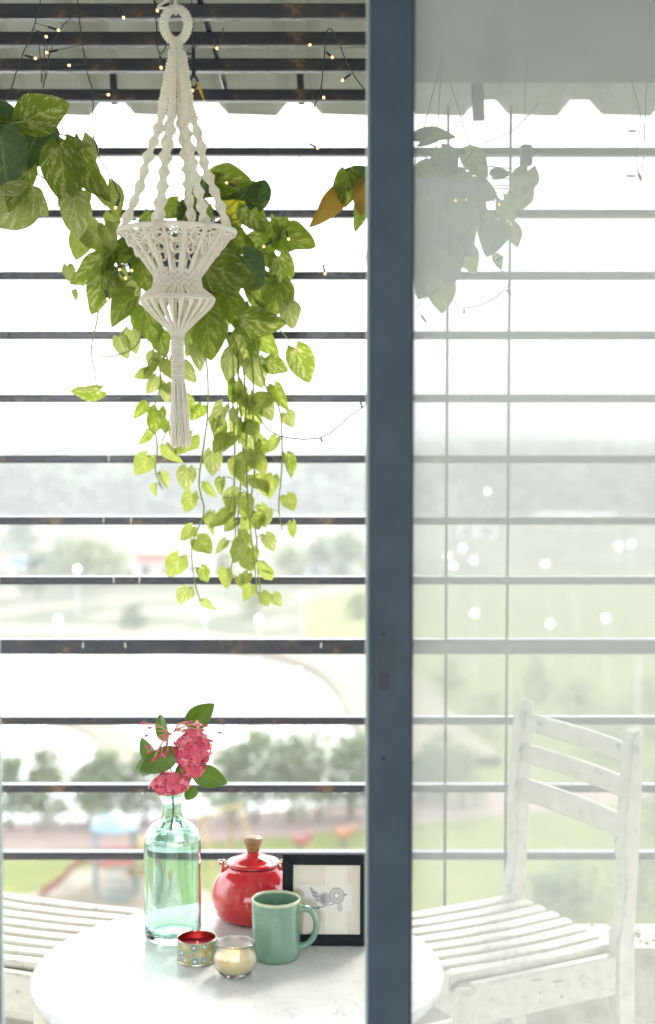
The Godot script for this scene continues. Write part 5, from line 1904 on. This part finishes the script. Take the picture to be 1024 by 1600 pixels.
func make_house(foot: Vector3, w: float, h: float, wall: Material, roof: Material, label: String) -> void:
	var b := thing("far_house", label, "building", foot, rnd(-0.15, 0.15))
	var mb := MB.new()
	var d := w * 0.6
	mb.box(Vector3(0, h / 2, 0), Vector3(w, h, d), Basis(), 0.05)
	part(b, "wall", mb, wall)
	var r := MB.new()
	if roof == mats.roof_grey:
		r.box(Vector3(0, h + 0.2, 0), Vector3(w * 1.04, 0.4, d * 1.04), Basis(), 0.05)
	else:
		r.prism([Vector2(-w * 0.54, h), Vector2(w * 0.54, h), Vector2(w * 0.42, h * 1.42), Vector2(-w * 0.42, h * 1.42)], d * 1.1, Transform3D(), 0.05)
	part(b, "roof", r, roof)
	var floors := maxi(1, int(h / 3.2))
	var cols := clampi(int(w / 3.5), 2, 7)
	for fy in floors:
		for cx in cols:
			var q := MB.new()
			var cell := w / cols
			q.box(Vector3(-w / 2 + cell * (cx + 0.5), h * (fy + 0.55) / floors, d / 2), Vector3(cell * 0.45, h / floors * 0.45, 0.12), Basis(), 0.02)
			part(b, "window", q, mats.glass_far)

func build_playground() -> void:
	# climbing tower with blue roof and slides
	var c := ground_at(180, 1392)
	var t := thing("play_tower", "playground tower with light blue roof, red slide and yellow tube", "playground tower", c, 0.2)
	for q in [[-0.8, -0.8], [0.8, -0.8], [-0.8, 0.8], [0.8, 0.8]]:
		var mb := MB.new()
		mb.tube([Vector3(q[0], 0, q[1]), Vector3(q[0], 2.8, q[1])], 0.07, 8)
		part(t, "post", mb, mats.play_teal)
	var pf := MB.new()
	pf.box(Vector3(0, 1.3, 0), Vector3(1.7, 0.1, 1.7), Basis(), 0.02)
	part(t, "platform", pf, mats.play_orange)
	var rf := MB.new()
	rf.lathe([Vector2(1.05, 2.75), Vector2(1.08, 2.80), Vector2(0.65, 3.12), Vector2(0, 3.28)], 8)
	part(t, "roof", rf, mats.play_blue)
	for q in [[0.0, 0.84, 0.0, "play_red"], [-0.84, 0.0, PI / 2, "play_purple"], [0.84, 0.0, PI / 2, "play_yellow"]]:
		var mb := MB.new()
		mb.box(Vector3(q[0], 1.75, q[1]), Vector3(1.5, 0.75, 0.06), Basis(Vector3.UP, q[2]), 0.02)
		part(t, "side_panel", mb, mats[q[3]])
	var sl := MB.new()
	var rs := []
	for p in curve([Vector3(-0.9, 1.45, 0.2), Vector3(-1.5, 1.35, 0.3), Vector3(-2.4, 0.6, 0.6), Vector3(-3.1, 0.25, 0.9)], 4):
		rs.append(PackedVector3Array([p + Vector3(0.1, 0.25, -0.38), p + Vector3(0.05, 0, -0.33), p + Vector3(-0.05, 0, 0.33), p + Vector3(-0.1, 0.25, 0.38)]))
	sl.rows(rs, false)
	part(t, "slide", sl, mats.play_red)
	var tb := MB.new()
	tb.tube(curve([Vector3(0.9, 1.75, 0), Vector3(2.0, 1.75, 0.1), Vector3(3.2, 1.6, 0.2)], 4), 0.42, 12)
	part(t, "crawl_tube", tb, mats.play_yellow)
	var st := MB.new()
	for k in 4:
		st.box(Vector3(0, 0.25 + 0.3 * k, 1.7 - 0.25 * k), Vector3(0.9, 0.06, 0.25), Basis(), 0.01)
	part(t, "steps", st, mats.play_teal)
	# yellow swing frame
	var s0 := ground_at(345, 1345)
	var sw := thing("swing_frame", "yellow swing frame on the grass beside the kettle", "swing", s0, 0.9)
	for x in [-1.3, 1.3]:
		var mb := MB.new()
		mb.tube([Vector3(x, 0, -0.8), Vector3(x, 2.3, 0), Vector3(x, 0, 0.8)], 0.07, 8)
		part(sw, "leg", mb, mats.play_yellow)
	var tbm := MB.new()
	tbm.tube([Vector3(-1.35, 2.3, 0), Vector3(1.35, 2.3, 0)], 0.06, 8)
	part(sw, "top_beam", tbm, mats.play_yellow)
	for x in [-0.6, 0.6]:
		var mb := MB.new()
		mb.box(Vector3(x, 0.5, 0), Vector3(0.45, 0.05, 0.2), Basis(), 0.01)
		for e in [-0.2, 0.2]:
			mb.tube([Vector3(x + e, 0.5, 0), Vector3(x + e, 2.3, 0)], 0.012, 5)
		part(sw, "swing_seat", mb, mats.play_red)
	# spring riders and a round orange rider
	for q in [[470, 1336, "play_red", "red spring rider on the grass above the picture frame"], [537, 1326, "play_orange", "round orange spring rider on the grass near the stile"], [215, 1388, "play_yellow", "yellow rocker on the sand right of the play tower"], [262, 1392, "play_yellow", "yellow spring rider seen beside the bottle"]]:
		var p := ground_at(q[0], q[1])
		var r := thing("spring_rider", q[3], "spring rider", p, rnd(-0.6, 0.6))
		var sp := MB.new()
		var pts := []
		for i in 40:
			var a := TAU * i / 10.0
			pts.append(Vector3(0.14 * cos(a), 0.45 * i / 40.0, 0.14 * sin(a)))
		sp.tube(pts, 0.025, 5)
		part(r, "spring", sp, mats.fence)
		var bd := MB.new()
		bd.ball(Vector3(0, 0.72, 0), Vector3(0.50, 0.28, 0.20), 14, 8)
		bd.ball(Vector3(0.42, 1.0, 0), Vector3(0.2, 0.2, 0.15), 12, 7)
		part(r, "body", bd, mats[q[2]])
		var hn := MB.new()
		hn.tube([Vector3(0.25, 1.05, -0.25), Vector3(0.25, 1.05, 0.25)], 0.03, 6)
		part(r, "handle", hn, mats.fence)
	# pale lamp post on the lawn behind the glass
	var lp := ground_at(995, 1250)
	var l := thing("lawn_lamp_post", "slim pale lamp post on the lawn at far right", "lamp post", lp)
	var mb2 := MB.new()
	mb2.tube([Vector3(0, 0, 0), Vector3(0, 8.0, 0)], [0.09, 0.06], 8)
	part(l, "pole", mb2, mats.steel_pale)
	var mb3 := MB.new()
	mb3.box(Vector3(-0.4, 8.0, 0), Vector3(0.9, 0.1, 0.2), Basis(), 0.03)
	part(l, "lamp_head", mb3, mats.steel_pale)

# ------------------------------------------------------------------
func _ready() -> void:
	rng.seed = 20240
	var cam := Camera3D.new()
	cam.name = "camera"
	cam.position = Vector3(0, EYE, 0)
	cam.rotation_degrees = Vector3(-PITCH, 0, 0)
	cam.fov = rad_to_deg(2.0 * atan(800.0 / FOCAL))
	cam.near = 0.05
	cam.far = 6000.0
	cam.current = true
	add_child(cam)
	var env := Environment.new()
	env.background_mode = Environment.BG_SKY
	var sky := Sky.new()
	var sm := ProceduralSkyMaterial.new()
	sm.sky_top_color = Color(0.90, 0.925, 0.95)
	sm.sky_horizon_color = Color(0.955, 0.965, 0.975)
	sm.sky_curve = 0.3
	sm.ground_bottom_color = Color(0.42, 0.44, 0.40)
	sm.ground_horizon_color = Color(0.80, 0.82, 0.82)
	sm.sun_angle_max = 1.0
	sky.sky_material = sm
	env.sky = sky
	env.background_energy_multiplier = 1.0
	env.tonemap_mode = Environment.TONE_MAPPER_LINEAR
	env.tonemap_exposure = 6.2
	env.fog_enabled = true
	env.fog_mode = Environment.FOG_MODE_EXPONENTIAL
	env.fog_density = 0.0013
	env.fog_light_color = Color(0.96, 0.965, 0.965)
	env.sdfgi_enabled = true
	env.ssao_enabled = true
	env.ssil_enabled = true
	var lens := CameraAttributesPhysical.new()
	lens.frustum_focal_length = 50.0
	lens.exposure_aperture = 2.9
	lens.frustum_focus_distance = 2.5
	var we := WorldEnvironment.new()
	we.name = "world_environment"
	we.environment = env
	we.camera_attributes = lens
	add_child(we)
	var sun := DirectionalLight3D.new()
	sun.name = "overcast_sun"
	sun.rotation_degrees = Vector3(-38, 160, 0)
	sun.light_energy = 0.36
	sun.light_angular_distance = 14.0
	sun.light_color = Color(1.0, 0.97, 0.93)
	sun.shadow_enabled = true
	add_child(sun)

	make_materials()
	make_leaves()
	build_setting()
	build_house()
	build_grille()
	build_awning()
	build_door()
	var tc := build_table()
	make_chair("chipped white slatted chair with ladder back behind the hazy glass", Vector3(0.336, 0, -2.921), deg_to_rad(117.0))
	make_chair("white slatted chair left of the table, only its seat in view", Vector3(-0.65, 0, -2.955), deg_to_rad(-110.0))
	build_tableware(tc)
	build_sprig()
	build_macrame()
	build_plants()
	build_fairy_lights()
	build_view()
